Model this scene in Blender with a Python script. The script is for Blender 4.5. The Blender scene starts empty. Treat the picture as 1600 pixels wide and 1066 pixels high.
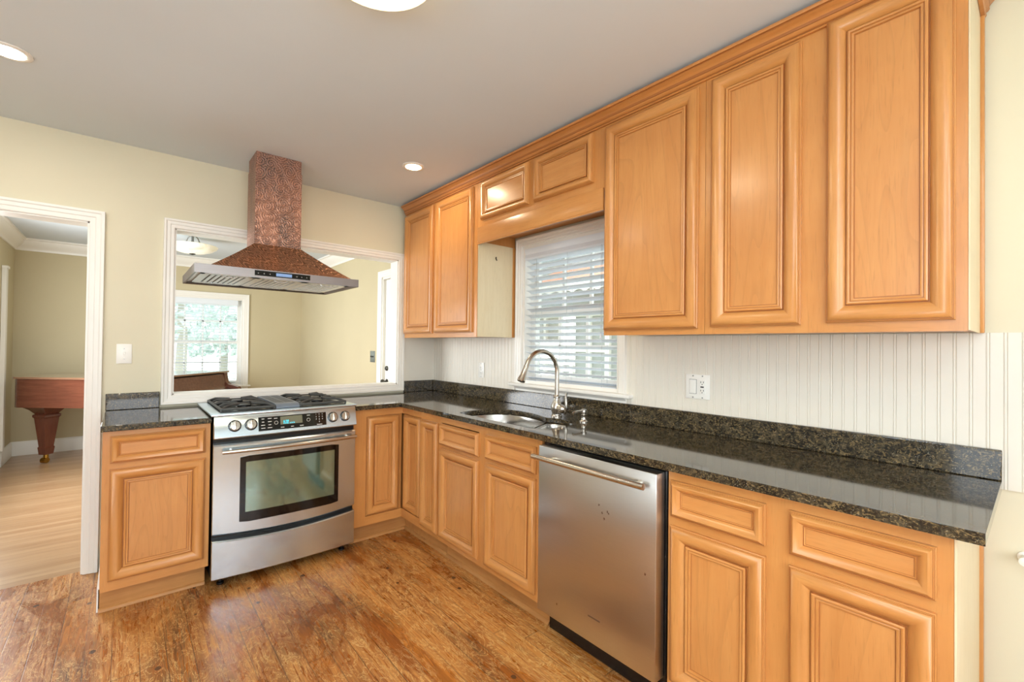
import bpy, bmesh, math, random
from math import sin, cos, pi, radians, sqrt, atan2
from mathutils import Vector, Matrix
from mathutils.geometry import tessellate_polygon

SC = bpy.context.scene
COL = SC.collection
random.seed(7)

# ------------------------------------------------------------------ camera
YAW, PIT, ROLL, FPX = 40.4811, 0.6228, 0.676, 707.21
CAM = Vector((-2.0887, -3.5079, 1.3140))
cd = bpy.data.cameras.new('camera'); cam = bpy.data.objects.new('camera', cd); COL.objects.link(cam)
cd.sensor_width = 36.0; cd.lens = FPX / 1600 * 36; cd.clip_start = 0.02; cd.clip_end = 200
_t, _p = radians(YAW), radians(PIT)
CF = Vector((sin(_t) * cos(_p), cos(_t) * cos(_p), sin(_p)))
CR = Vector((cos(_t), -sin(_t), 0)); CU = CR.cross(CF)
_r = radians(ROLL)
rx = CR * cos(_r) + CU * sin(_r); ry = CU * cos(_r) - CR * sin(_r)
m = Matrix((rx, ry, -CF)).transposed().to_4x4(); m.translation = CAM
cam.matrix_world = m
SC.camera = cam

# ------------------------------------------------------------------ exposure, world, daylight
SC.view_settings.view_transform = 'Standard'
SC.view_settings.look = 'None'
SC.view_settings.gamma = 1.0
SC.view_settings.use_curve_mapping = False
SC.view_settings.exposure = -0.5
W = bpy.data.worlds.new('sky'); SC.world = W; W.use_nodes = True
_bg = W.node_tree.nodes['Background']
_bg.inputs[0].default_value = (0.86, 0.94, 1.0, 1); _bg.inputs[1].default_value = 4.5

def area(name, loc, rot, sx, sy, power, color=(1, 1, 1), shape='RECTANGLE', spread=pi):
    l = bpy.data.lights.new(name, 'AREA'); l.shape = shape; l.size = sx
    if shape == 'RECTANGLE': l.size_y = sy
    l.energy = power; l.color = color; l.spread = spread
    o = bpy.data.objects.new(name, l); COL.objects.link(o)
    o.location = loc; o.rotation_euler = rot
    return o
# daylight entering by the openings of the left, rear and far-left walls
area('daylight_left_window', (-4.58, -3.7, 1.45), (0, radians(-115), 0), 1.5, 1.7, 52, (0.86, 0.95, 1.0))
area('daylight_rear_window', (-2.3, -5.18, 1.4), (radians(108), 0, 0), 2.4, 1.7, 70, (0.95, 0.98, 1.0))
area('daylight_far_left_window', (-3.04, 1.7, 1.4), (0, radians(-90), 0), 1.5, 1.6, 118, (0.95, 0.98, 1.0))

# the photographer's flash, bounced off the ceiling behind the camera
area('bounced_flash', (-2.7, -4.0, 2.12), (radians(180), 0, 0), 0.4, 0.4, 190, (0.94, 0.98, 1.0), 'DISK', radians(150))

# ------------------------------------------------------------------ materials
def lin(c):
    out = []
    for v in c[:3]:
        v = v / 255.0
        out.append(v / 12.92 if v <= 0.04045 else ((v + 0.055) / 1.055) ** 2.4)
    return (*out, 1.0)

class NT:
    def __init__(s, name):
        s.mat = bpy.data.materials.new(name); s.mat.use_nodes = True
        s.t = s.mat.node_tree; s.b = s.t.nodes['Principled BSDF']
    def n(s, typ, **kw):
        nd = s.t.nodes.new('ShaderNode' + typ)
        for k, v in kw.items():
            if k.startswith('i_'):
                key = k[2:]
                key = int(key) if key.isdigit() else key.replace('_', ' ')
                s.put(nd, key, v)
            else: setattr(nd, k, v)
        return nd
    def put(s, nd, key, v):
        if isinstance(v, bpy.types.NodeSocket): s.t.links.new(v, nd.inputs[key])
        else: nd.inputs[key].default_value = v
    def set(s, key, v): s.put(s.b, key, v)
    def math(s, op, a, b=0.0, c=None):
        nd = s.t.nodes.new('ShaderNodeMath'); nd.operation = op
        s.put(nd, 0, a); s.put(nd, 1, b)
        if c is not None: s.put(nd, 2, c)
        return nd.outputs[0]
    def mix(s, fac, a, b, blend='MIX'):
        nd = s.t.nodes.new('ShaderNodeMix'); nd.data_type = 'RGBA'; nd.blend_type = blend
        s.put(nd, 0, fac); s.put(nd, 6, a); s.put(nd, 7, b)
        return nd.outputs[2]
    def ramp(s, fac, stops):
        nd = s.t.nodes.new('ShaderNodeValToRGB'); s.put(nd, 0, fac)
        e = nd.color_ramp.elements
        while len(e) < len(stops): e.new(0.5)
        for el, (p, c) in zip(e, stops): el.position = p; el.color = c if len(c) == 4 else (*c, 1)
        return nd.outputs[0]
    def fac(s, v, a, b):
        nd = s.t.nodes.new('ShaderNodeMapRange'); s.put(nd, 0, v); s.put(nd, 1, a); s.put(nd, 2, b)
        return nd.outputs[0]
    def coord(s, scale=(1, 1, 1), rnd=False, out='Object'):
        tc = s.n('TexCoord'); mp = s.n('Mapping'); s.t.links.new(tc.outputs[out], mp.inputs[0])
        mp.inputs['Scale'].default_value = scale
        if rnd:
            oi = s.n('ObjectInfo'); cx = s.n('CombineXYZ')
            for i, k in enumerate((37.0, 17.0, 53.0)): s.put(cx, i, s.math('MULTIPLY', oi.outputs['Random'], k))
            s.t.links.new(cx.outputs[0], mp.inputs['Location'])
        return mp.outputs[0]
    def noise(s, vec, scale, detail=3.0, rough=0.5, dist=0.0, out=0):
        nd = s.n('TexNoise'); s.put(nd, 'Vector', vec); s.put(nd, 'Scale', scale)
        s.put(nd, 'Detail', detail); s.put(nd, 'Roughness', rough); s.put(nd, 'Distortion', dist)
        return nd.outputs[out]
    def bump(s, h, strength=0.1, dist=0.01):
        nd = s.n('Bump'); s.put(nd, 'Height', h); s.put(nd, 'Strength', strength); s.put(nd, 'Distance', dist)
        s.t.links.new(nd.outputs[0], s.b.inputs['Normal'])

def plain(name, c, rough=0.5, metal=0.0, spec=0.5, bump=0.0, bscale=200, coat=0.0, ior=None):
    t = NT(name); t.set('Base Color', lin(c)); t.set('Roughness', rough); t.set('Metallic', metal)
    t.set('Specular IOR Level', spec)
    if coat: t.set('Coat Weight', coat)
    if ior: t.set('IOR', ior)
    if bump: t.bump(t.noise(t.coord(), bscale, 2.0), bump, 0.002)
    return t.mat

def paint(name, c, var=0.06, rough=0.6):
    t = NT(name); v = t.coord()
    f = t.noise(v, 1.6, 4.0)
    c2 = [max(0, k * (1 - var)) for k in c]
    t.set('Base Color', t.mix(f, lin(c2), lin(c))); t.set('Roughness', rough); t.set('Specular IOR Level', 0.3)
    t.bump(t.noise(v, 260, 2.0), 0.06, 0.002)
    return t.mat

def wood(name, light, mid, dark, axis='z', figure=0.0, rough=0.32, coat=0.25):
    t = NT(name)
    st = 0.07
    sc = {'z': (1, 1, st), 'x': (st, 1, 1), 'y': (1, st, 1)}[axis]
    v = t.coord(sc, rnd=True); vl = t.coord((1, 1, 1), rnd=True)
    g = t.noise(v, 38, 5.0, 0.6, 0.5)
    bl = t.noise(vl, 2.6, 3.0, 0.55, 0.3)
    c = t.mix(t.fac(g, 0.32, 0.7), lin(light), lin(mid))
    c = t.mix(t.math('MULTIPLY', t.fac(bl, 0.4, 0.75), 0.55), c, lin(dark))
    if figure:
        sf = {'z': (1, 1, 0.16), 'x': (0.16, 1, 1), 'y': (1, 0.16, 1)}[axis]
        vf = t.coord(sf, rnd=True)
        w = t.noise(vf, 4.6, 2.0, 0.45, 0.5)
        ring = t.math('FRACT', t.math('MULTIPLY', w, 16.0))
        line = t.fac(ring, 0.72, 0.98)
        c = t.mix(t.math('MULTIPLY', line, figure), c, lin([k * 0.80 for k in mid]))
    fl = t.noise(t.coord(sc, rnd=True), 220, 2.0, 0.5)
    c = t.mix(t.math('MULTIPLY', t.fac(fl, 0.58, 0.75), 0.22), c, lin([k * 0.72 for k in dark]))
    t.set('Base Color', c); t.set('Roughness', rough); t.set('Coat Weight', coat); t.set('Coat Roughness', 0.18)
    t.bump(g, 0.03, 0.002)
    return t.mat

L_, M_, D_ = (206, 146, 82), (196, 133, 70), (174, 111, 54)
M = {}
M['wood_v'] = wood('maple_upright', L_, M_, D_, 'z')
M['wood_h'] = wood('maple_level', L_, M_, D_, 'x')
M['panel'] = wood('maple_panel', (205, 145, 83), (196, 133, 72), (178, 114, 58), 'z', 0.22)
M['panel_h'] = wood('maple_panel_level', (205, 145, 83), (196, 133, 72), (178, 114, 58), 'x', 0.10)
M['crown'] = wood('maple_crown', (200, 136, 74), (188, 122, 62), (166, 102, 48), 'y')
M['glaze'] = plain('umber_glaze', (160, 98, 46), 0.45)
M['sheen_side'] = wood('maple_side_painted_sheen', (232, 216, 182), (226, 208, 170), (218, 196, 154), 'z', 0.0, 0.4, 0.1)  # cabinet sides: reflected window sheen put into the colour as pale cream
M['toe'] = wood('maple_toe_shaded', (190, 136, 78), (172, 118, 62), (142, 92, 46), 'x', 0.0, 0.5, 0.0)  # maple mildly darkened, shade below the cabinets put into the colour
M['dark_gap'] = plain('black_gap', (16, 14, 13), 0.6)
M['wall'] = paint('cream_paint', (227, 219, 193))
M['wall_pale'] = paint('pale_paint', (236, 238, 236))
M['far_wall'] = paint('tan_paint', (205, 192, 158))
M['ceil'] = paint('ceiling_paint', (224, 233, 238), 0.03, 0.8)
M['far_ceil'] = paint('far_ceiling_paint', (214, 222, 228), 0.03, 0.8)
M['white'] = plain('white_trim_paint', (240, 237, 230), 0.35)
M['bead'] = plain('white_beadboard_paint', (228, 222, 209), 0.38, bump=0.04)
M['plastic'] = plain('white_plastic', (243, 241, 234), 0.3)
M['slot'] = plain('dark_slot', (40, 38, 36), 0.5)
M['blind'] = plain('white_blind_vinyl', (232, 238, 244), 0.4)
M['cord'] = plain('blind_cord', (190, 196, 200), 0.7)
M['black'] = plain('black_enamel', (14, 14, 15), 0.22)
M['iron'] = plain('cast_iron', (62, 62, 60), 0.5, bump=0.2, bscale=300)
M['blk_glass'] = plain('black_glass', (10, 9, 8), 0.06)
M['brass'] = plain('brass', (190, 150, 70), 0.25, 1.0)
M['screw'] = plain('screw_metal', (150, 150, 148), 0.35, 1.0)
M['glow_cyan'] = NT('lit_cyan'); _x = M['glow_cyan']; _x.set('Base Color', lin((40, 190, 220))); _x.set('Emission Color', lin((60, 220, 240))); _x.set('Emission Strength', 1.6); M['glow_cyan'] = _x.mat
M['mark'] = plain('pale_print', (214, 214, 208), 0.5)

def steel(name, c, rough, axis='x', aniso=0.75, streak=0.06, spots=()):
    t = NT(name); st = {'x': (0.02, 1, 1), 'z': (1, 1, 0.02), 'n': (1, 1, 1)}[axis]
    v = t.coord(st)
    g = t.noise(v, 420, 3.0, 0.6)
    col = t.mix(g, lin([k * (1 - streak) for k in c]), lin(c))
    if spots:      # a few dried brown specks on the steel
        tc = t.n('TexCoord'); sp = t.n('SeparateXYZ'); t.t.links.new(tc.outputs['Object'], sp.inputs[0]); dm = None
        for (a, b) in spots:
            d = t.math('SQRT', t.math('ADD', t.math('POWER', t.math('SUBTRACT', sp.outputs[0], a), 2.0), t.math('POWER', t.math('MULTIPLY', t.math('SUBTRACT', sp.outputs[2], b), 0.7), 2.0)))
            dm = d if dm is None else t.math('MINIMUM', dm, d)
        dm = t.math('ADD', dm, t.math('MULTIPLY', t.math('SUBTRACT', t.noise(t.coord(), 300, 2.0), 0.5), 0.006))
        col = t.mix(t.math('MULTIPLY', t.fac(dm, 0.0042, 0.0022), 0.75), col, lin((96, 66, 40)))
    t.set('Base Color', col)
    t.set('Metallic', 1.0); t.set('Roughness', rough)
    if axis != 'n':
        t.set('Anisotropic', aniso); tg = t.n('Tangent', direction_type='RADIAL', axis='Z'); t.t.links.new(tg.outputs[0], t.b.inputs['Tangent'])
    if axis != 'n': t.bump(g, 0.02, 0.001)
    return t.mat
M['steel'] = steel('brushed_steel', (216, 231, 240), 0.24, 'x')
M['steel_hood'] = steel('hood_steel', (150, 144, 142), 0.34, 'x')
M['steel_baffle'] = plain('baffle_steel', (232, 236, 238), 0.32, 0.45)
M['steel_dw'] = steel('dishwasher_steel', (210, 209, 205), 0.30, 'x', spots=[(0.045, 0.693), (0.061, 0.665), (0.086, 0.677), (0.071, 0.645), (0.092, 0.671), (0.255, 0.502), (-0.177, 0.208)])
M['nickel'] = steel('satin_nickel', (206, 200, 190), 0.22, 'n')
M['sink'] = steel('sink_steel', (200, 196, 190), 0.2, 'x')
M['bronze'] = plain('aged_bronze', (74, 72, 66), 0.35, 0.8)

def oven_glass():
    t = NT('oven_window_glass'); t.set('Base Color', lin((66, 92, 78))); t.set('Roughness', 0.07)  # green base colour imitates a reflection in the dark glass
    t.set('IOR', 3.4); t.set('Specular Tint', (0.80, 1.0, 0.88, 1))
    return t.mat
M['oven_glass'] = oven_glass()

def granite():
    t = NT('dark_granite'); v = t.coord()
    n1 = t.noise(v, 42, 6.0, 0.7, 0.6)
    n2 = t.noise(v, 120, 4.0, 0.6, 1.2)
    vo = t.n('TexVoronoi', feature='F1', i_Vector=v, i_Scale=170.0)
    base = t.ramp(n1, [(0.30, lin((14, 13, 11))), (0.48, lin((34, 31, 25))), (0.62, lin((70, 62, 47))), (0.78, lin((46, 44, 38)))])
    n3 = t.noise(t.coord((1, 0.5, 1)), 85, 4.0, 0.65, 2.0)
    gold = t.math('MAXIMUM', t.fac(n2, 0.56, 0.66), t.fac(n3, 0.55, 0.64))
    c = t.mix(t.math('MULTIPLY', gold, 0.85), base, lin((128, 108, 72)))
    sp = t.math('LESS_THAN', vo.outputs['Distance'], 0.16)
    sel = t.math('GREATER_THAN', t.noise(v, 33, 1.0), 0.56)
    c = t.mix(t.math('MULTIPLY', t.math('MULTIPLY', sp, sel), 0.75), c, lin((176, 172, 156)))
    t.set('Base Color', c); t.set('Roughness', 0.07); t.set('IOR', 1.6)
    return t.mat
M['granite'] = granite()

def copper(name, light, dark, patina):
    t = NT(name)
    tc = t.n('TexCoord'); sp = t.n('SeparateXYZ'); t.t.links.new(tc.outputs['Object'], sp.inputs[0])
    u = t.math('ADD', sp.outputs[0], sp.outputs[1]); w = t.math('SUBTRACT', sp.outputs[2], t.math('MULTIPLY', sp.outputs[1], 0.35))
    def spiral(scale, off, k):
        cx = t.n('CombineXYZ'); t.put(cx, 0, t.math('ADD', t.math('MULTIPLY', u, scale), off)); t.put(cx, 1, t.math('MULTIPLY', w, scale))
        vo = t.n('TexVoronoi', voronoi_dimensions='2D', feature='F1', i_Vector=cx.outputs[0], i_Scale=1.0, i_Randomness=0.8)
        d = t.n('VectorMath', operation='SUBTRACT'); t.t.links.new(cx.outputs[0], d.inputs[0]); t.t.links.new(vo.outputs['Position'], d.inputs[1])
        s2 = t.n('SeparateXYZ'); t.t.links.new(d.outputs[0], s2.inputs[0])
        ang = t.math('ARCTAN2', s2.outputs[1], s2.outputs[0])
        hnd = t.n('SeparateColor'); t.t.links.new(vo.outputs['Color'], hnd.inputs[0])
        sgn = t.math('SUBTRACT', t.math('MULTIPLY', t.math('GREATER_THAN', hnd.outputs[0], 0.5), 2.0), 1.0)
        ph = t.math('ADD', t.math('MULTIPLY', vo.outputs['Distance'], k), t.math('MULTIPLY', ang, sgn))
        s = t.math('SINE', t.math('ADD', ph, t.math('MULTIPLY', hnd.outputs[1], 6.28)))
        return t.fac(t.math('ABSOLUTE', s), 0.55, 0.05)
    a = spiral(15.0, 0.0, 15.0); b = spiral(24.0, 5.3, 12.0)
    line = t.math('MAXIMUM', a, t.math('MULTIPLY', b, 0.6))
    dk = spiral(18.0, 2.2, 17.0)
    vl = t.coord((1, 1, 0.45))
    bl = t.fac(t.noise(vl, 7.0, 4.0, 0.6, 0.8), 0.36, 0.66)
    base = t.mix(bl, lin(light), lin(dark))
    pt = t.fac(t.noise(t.coord((1, 1, 0.3)), 9.0, 4.0, 0.6, 0.6), 0.48, 0.62)
    base = t.mix(t.math('MULTIPLY', pt, 0.7), base, lin(patina))
    c = t.mix(t.math('MULTIPLY', line, 0.62), base, lin([min(255, k * 1.30 + 40) for k in light]))
    c = t.mix(t.math('MULTIPLY', dk, 0.38), c, lin([k * 0.55 for k in dark]))
    t.set('Base Color', c); t.set('Metallic', 0.75); t.set('Roughness', 0.42)
    t.bump(line, 0.5, 0.004)
    return t.mat
M['copper'] = copper('embossed_copper', (162, 120, 102), (122, 94, 84), (92, 86, 84))
M['copper_dark'] = copper('embossed_copper_canopy', (150, 100, 70), (102, 74, 58), (116, 84, 62))

def old_floor():
    t = NT('worn_pine_boards')
    tc = t.n('TexCoord'); sp = t.n('SeparateXYZ'); t.t.links.new(tc.outputs['Object'], sp.inputs[0])
    X, Y = sp.outputs[0], sp.outputs[1]
    PW = 0.088
    px = t.math('DIVIDE', X, PW); idx = t.math('FLOOR', px); fx = t.math('FRACT', px)
    wn = t.n('TexWhiteNoise', noise_dimensions='1D'); t.t.links.new(idx, wn.inputs['W']); rnd = wn.outputs['Value']
    ly = t.math('ADD', t.math('DIVIDE', Y, 1.5), t.math('MULTIPLY', rnd, 7.0)); iy = t.math('FLOOR', ly); fy = t.math('FRACT', ly)
    wn2 = t.n('TexWhiteNoise', noise_dimensions='2D'); cx = t.n('CombineXYZ'); t.put(cx, 0, idx); t.put(cx, 1, iy)
    t.t.links.new(cx.outputs[0], wn2.inputs['Vector']); r2 = wn2.outputs['Value']
    cv = t.n('CombineXYZ'); t.put(cv, 0, t.math('ADD', X, t.math('MULTIPLY', r2, 9.0))); t.put(cv, 1, t.math('MULTIPLY', Y, 0.055)); t.put(cv, 2, t.math('MULTIPLY', r2, 5.0))
    g = t.noise(cv.outputs[0], 19, 2.0, 0.5, 1.4)
    ring = t.math('FRACT', t.math('MULTIPLY', g, 13.0))
    grain = t.fac(ring, 0.15, 0.95)
    fine = t.noise(cv.outputs[0], 105, 4.0, 0.62, 0.9)
    v = t.coord(); vs = t.coord((1, 0.35, 1))
    wear = t.noise(vs, 4.2, 6.0, 0.68, 0.9)
    wearf = t.fac(wear, 0.45, 0.55)
    base = t.mix(r2, lin((146, 80, 28)), lin((190, 118, 48)))
    c = t.mix(t.math('MULTIPLY', grain, 0.60), base, lin((112, 58, 20)))
    # bare, scuffed wood showing through the varnish
    bare = t.math('MULTIPLY', wearf, t.fac(fine, 0.38, 0.62))
    c = t.mix(t.math('MULTIPLY', bare, 0.9), c, lin((212, 154, 84)))
    c = t.mix(t.math('MULTIPLY', t.math('MULTIPLY', grain, t.fac(fine, 0.35, 0.6)), 0.42), c, lin((128, 74, 28)))
    # ground-in grime
    gr = t.noise(vs, 2.6, 5.0, 0.62, 0.4)
    grf = t.math('MULTIPLY', t.fac(gr, 0.50, 0.62), t.fac(fine, 0.36, 0.60))
    c = t.mix(t.math('MULTIPLY', grf, 0.9), c, lin((70, 40, 18)))
    vein = t.noise(t.coord((1, 0.4, 1)), 17, 4.0, 0.66, 2.2)
    vf = t.math('SUBTRACT', 1.0, t.fac(t.math('ABSOLUTE', t.math('SUBTRACT', vein, 0.5)), 0.0, 0.022))
    c = t.mix(t.math('MULTIPLY', t.math('MULTIPLY', vf, 0.8), t.fac(wear, 0.38, 0.5)), c, lin((226, 188, 126)))
    # knots
    vk = t.n('TexVoronoi', feature='F1', voronoi_dimensions='2D', i_Vector=t.coord((1, 0.8, 1)), i_Scale=4.6)
    hc = t.n('SeparateColor'); t.t.links.new(vk.outputs['Color'], hc.inputs[0])
    rad = t.math('MULTIPLY', t.math('SUBTRACT', hc.outputs[0], 0.35), 0.085)
    kd = t.math('ADD', vk.outputs['Distance'], t.math('MULTIPLY', t.math('SUBTRACT', t.noise(v, 60, 2.0), 0.5), 0.03))
    kn = t.math('LESS_THAN', kd, rad)
    halo = t.math('MULTIPLY', t.fac(kd, t.math('MULTIPLY', rad, 2.6), t.math('MULTIPLY', rad, 0.9)), t.math('GREATER_THAN', rad, 0.004))
    c = t.mix(t.math('MULTIPLY', halo, 0.35), c, lin((150, 80, 34)))
    c = t.mix(t.math('MULTIPLY', kn, 0.85), c, lin((58, 38, 24)))
    # seams
    ex = t.math('MINIMUM', fx, t.math('SUBTRACT', 1.0, fx)); ey = t.math('MINIMUM', fy, t.math('SUBTRACT', 1.0, fy))
    se = t.math('MAXIMUM', t.fac(ex, 0.028, 0.008), t.fac(ey, 0.0022, 0.0008))
    brk = t.fac(t.noise(vs, 6.0, 3.0), 0.30, 0.62)
    c = t.mix(t.math('MULTIPLY', t.math('MULTIPLY', se, brk), 0.85), c, lin((66, 40, 22)))
    t.set('Base Color', c)
    t.set('Roughness', t.math('ADD', 0.27, t.math('MULTIPLY', bare, 0.25)))
    t.set('Coat Weight', 0.15); t.set('Coat Roughness', 0.15)
    h = t.math('SUBTRACT', t.math('MULTIPLY', fine, 0.5), t.math('MULTIPLY', se, 0.25))
    t.bump(h, 0.2, 0.003)
    return t.mat
M['floor'] = old_floor()

def strip_floor():
    t = NT('oak_strip_floor')
    tc = t.n('TexCoord'); sp = t.n('SeparateXYZ'); t.t.links.new(tc.outputs['Object'], sp.inputs[0])
    X, Y = sp.outputs[0], sp.outputs[1]
    py = t.math('DIVIDE', Y, 0.057); idx = t.math('FLOOR', py); fy = t.math('FRACT', py)
    wn = t.n('TexWhiteNoise', noise_dimensions='1D'); t.t.links.new(idx, wn.inputs['W']); r = wn.outputs['Value']
    cv = t.n('CombineXYZ'); t.put(cv, 0, t.math('MULTIPLY', X, 0.08)); t.put(cv, 1, t.math('ADD', Y, r)); t.put(cv, 2, t.math('MULTIPLY', r, 9.0))
    g = t.noise(cv.outputs[0], 30, 4.0, 0.6, 0.6)
    c = t.mix(r, lin((170, 134, 98)), lin((188, 154, 118)))
    c = t.mix(t.math('MULTIPLY', t.fac(g, 0.45, 0.75), 0.5), c, lin((138, 100, 70)))
    e = t.math('MINIMUM', fy, t.math('SUBTRACT', 1.0, fy))
    c = t.mix(t.math('MULTIPLY', t.fac(e, 0.03, 0.01), 0.5), c, lin((120, 80, 48)))
    t.set('Base Color', c); t.set('Roughness', 0.3); t.set('Coat Weight', 0.2)
    return t.mat
M['far_floor'] = strip_floor()
M['mahogany'] = wood('mahogany', (116, 68, 50), (98, 54, 40), (78, 42, 32), 'x', 0.2, 0.22, 0.5)
M['mahogany_v'] = wood('mahogany_leg', (112, 62, 44), (94, 50, 36), (76, 40, 30), 'z', 0.0, 0.25, 0.4)
M['lid'] = wood('mahogany_lid', (150, 112, 88), (136, 98, 76), (120, 86, 66), 'x', 0.0, 0.12, 1.0)

def arch_glass():
    t = NT('window_glass'); tr = t.n('BsdfTransparent'); gl = t.n('BsdfGlossy'); gl.inputs['Roughness'].default_value = 0.02
    tr.inputs[0].default_value = (0.96, 0.98, 0.97, 1)
    mx = t.n('MixShader'); fr = t.n('Fresnel'); fr.inputs[0].default_value = 1.45
    t.t.links.new(t.math('MULTIPLY', fr.outputs[0], 0.6), mx.inputs[0]); t.t.links.new(tr.outputs[0], mx.inputs[1]); t.t.links.new(gl.outputs[0], mx.inputs[2])
    t.t.links.new(mx.outputs[0], t.t.nodes['Material Output'].inputs[0])
    return t.mat
M['glass'] = arch_glass()

def lamp(name, c, strength, marble=0.0):
    t = NT(name); t.set('Base Color', lin(c)); t.set('Emission Color', lin(c)); t.set('Emission Strength', strength); t.set('Roughness', 0.3)
    if marble:
        f = t.noise(t.coord(), 9, 5.0, 0.6, 1.2)
        cc = t.mix(t.fac(f, 0.42, 0.64), lin(c), lin([k * marble for k in c]))
        t.set('Base Color', cc); t.set('Emission Color', cc)
    return t.mat
M['lens_warm'] = lamp('lit_lens_warm', (255, 226, 170), 30.0)
M['lens_cool'] = lamp('lit_lens_neutral', (255, 246, 224), 30.0)
M['dome_glass'] = lamp('lit_dome_glass', (255, 228, 174), 4.0)
M['alabaster'] = lamp('lit_alabaster', (238, 234, 214), 0.4, 0.84)
M['screen_blue'] = lamp('lit_screen', (120, 150, 196), 0.35)
M['screen_green'] = plain('display_glass', (112, 112, 92), 0.12)

def leaves(name, a, b):
    t = NT(name); f = t.noise(t.coord(), 5.0, 5.0, 0.7)
    t.set('Base Color', t.mix(t.fac(f, 0.35, 0.65), lin(a), lin(b))); t.set('Roughness', 0.8)
    return t.mat
M['leaf'] = leaves('foliage', (168, 186, 180), (236, 242, 238))
M['lawn'] = leaves('lawn_grass', (206, 214, 190), (236, 238, 226))
M['siding'] = plain('grey_siding', (168, 172, 170), 0.7)
M['awning'] = plain('coral_awning', (226, 160, 132), 0.8)
M['bark'] = plain('bark', (176, 168, 156), 0.9)

# ------------------------------------------------------------------ mesh builder
class MB:
    def __init__(s): s.v, s.f, s.m = [], [], []
    def face(s, pts, m=0):
        i = len(s.v); s.v += [tuple(p) for p in pts]; s.f.append(list(range(i, i + len(pts)))); s.m.append(m)
    def add(s, vs, fs, m=0):
        i = len(s.v); s.v += [tuple(p) for p in vs]
        for k, f in enumerate(fs):
            s.f.append([i + j for j in f]); s.m.append(m[k] if isinstance(m, (list, tuple)) else m)
    def box(s, x0, x1, y0, y1, z0, z1, m=0, bev=0.0, seg=2):
        x0, x1 = sorted((x0, x1)); y0, y1 = sorted((y0, y1)); z0, z1 = sorted((z0, z1))
        bev = min(bev, 0.45 * min(x1 - x0, y1 - y0, z1 - z0))
        vs = [(x, y, z) for x in (x0, x1) for y in (y0, y1) for z in (z0, z1)]
        fs = [(0, 1, 3, 2), (4, 6, 7, 5), (0, 4, 5, 1), (2, 3, 7, 6), (0, 2, 6, 4), (1, 5, 7, 3)]
        if bev <= 0: s.add(vs, fs, m); return
        bm = bmesh.new(); bv = [bm.verts.new(p) for p in vs]
        for f in fs: bm.faces.new([bv[i] for i in f])
        bmesh.ops.bevel(bm, geom=bm.edges[:], offset=bev, segments=seg, profile=0.5, affect='EDGES')
        s.bm(bm, m)
    def bm(s, bm, m=0):
        bm.verts.index_update()
        s.add([v.co[:] for v in bm.verts], [[v.index for v in f.verts] for f in bm.faces], m); bm.free()
    def tube(s, pts, r, seg=12, m=0, caps=True, closed=False, flat=None):
        P = [Vector(p) for p in pts]; n = len(P)
        R = r if isinstance(r, (list, tuple)) else [r] * n
        T = []
        for i in range(n):
            a = P[i - 1] if (i > 0 or closed) else P[i]; b = P[(i + 1) % n] if (i < n - 1 or closed) else P[i]
            T.append((b - a).normalized())
        up = Vector((0, 0, 1)) if abs(T[0].z) < 0.9 else Vector((1, 0, 0))
        N = (up - T[0] * up.dot(T[0])).normalized()
        vs = []
        for i in range(n):
            if i: N = (N - T[i] * N.dot(T[i])).normalized()
            B = T[i].cross(N)
            for k in range(seg):
                a = 2 * pi * k / seg
                fl = flat if flat else 1.0
                vs.append(P[i] + (N * cos(a) + B * sin(a) * fl) * R[i])
        fs = []
        for i in range(n if closed else n - 1):
            j = (i + 1) % n
            for k in range(seg):
                q = (k + 1) % seg
                fs.append((i * seg + k, i * seg + q, j * seg + q, j * seg + k))
        if caps and not closed:
            fs.append(tuple(range(seg - 1, -1, -1))); fs.append(tuple((n - 1) * seg + k for k in range(seg)))
        s.add(vs, fs, m)
    def lathe(s, prof, c=(0, 0, 0), seg=24, m=0, ax='z', cap=True):
        c = Vector(c); vs = []
        for (r, h) in prof:
            for k in range(seg):
                a = 2 * pi * k / seg
                p = {'z': (r * cos(a), r * sin(a), h), 'y': (r * cos(a), h, r * sin(a)), 'x': (h, r * cos(a), r * sin(a))}[ax]
                vs.append(c + Vector(p))
        fs = []
        for i in range(len(prof) - 1):
            for k in range(seg):
                q = (k + 1) % seg
                fs.append((i * seg + k, i * seg + q, (i + 1) * seg + q, (i + 1) * seg + k))
        if cap:
            fs.append(tuple(range(seg - 1, -1, -1))); fs.append(tuple((len(prof) - 1) * seg + k for k in range(seg)))
        s.add(vs, fs, m)
    def loft(s, rings, m=0, cap=True):
        n = len(rings[0]); vs = [p for r in rings for p in r]; fs = []
        for i in range(len(rings) - 1):
            for k in range(n):
                q = (k + 1) % n; fs.append((i * n + k, i * n + q, (i + 1) * n + q, (i + 1) * n + k))
        if cap: fs.append(tuple(range(n - 1, -1, -1))); fs.append(tuple((len(rings) - 1) * n + k for k in range(n)))
        s.add(vs, fs, m)
    def prism(s, poly, fn, a, b, m=0):
        n = len(poly); vs = [fn(p, q, a) for p, q in poly] + [fn(p, q, b) for p, q in poly]
        fs = [tuple(range(n))[::-1], tuple(range(n, 2 * n))] + [(i, (i + 1) % n, n + (i + 1) % n, n + i) for i in range(n)]
        s.add(vs, fs, m)
    def holed(s, outer, holes, z0, z1, m=0):
        loops = [[Vector((x, y, 0)) for x, y in lp] for lp in [outer] + holes]
        tri = tessellate_polygon(loops); flat = [p for lp in loops for p in lp]; n = len(flat)
        vs = [(p.x, p.y, z1) for p in flat] + [(p.x, p.y, z0) for p in flat]
        fs = [tuple(t) for t in tri] + [tuple(n + i for i in reversed(t)) for t in tri]
        o = 0
        for lp in loops:
            k = len(lp)
            for i in range(k): fs.append((o + i, o + (i + 1) % k, n + o + (i + 1) % k, n + o + i))
            o += k
        s.add(vs, fs, m)
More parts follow.
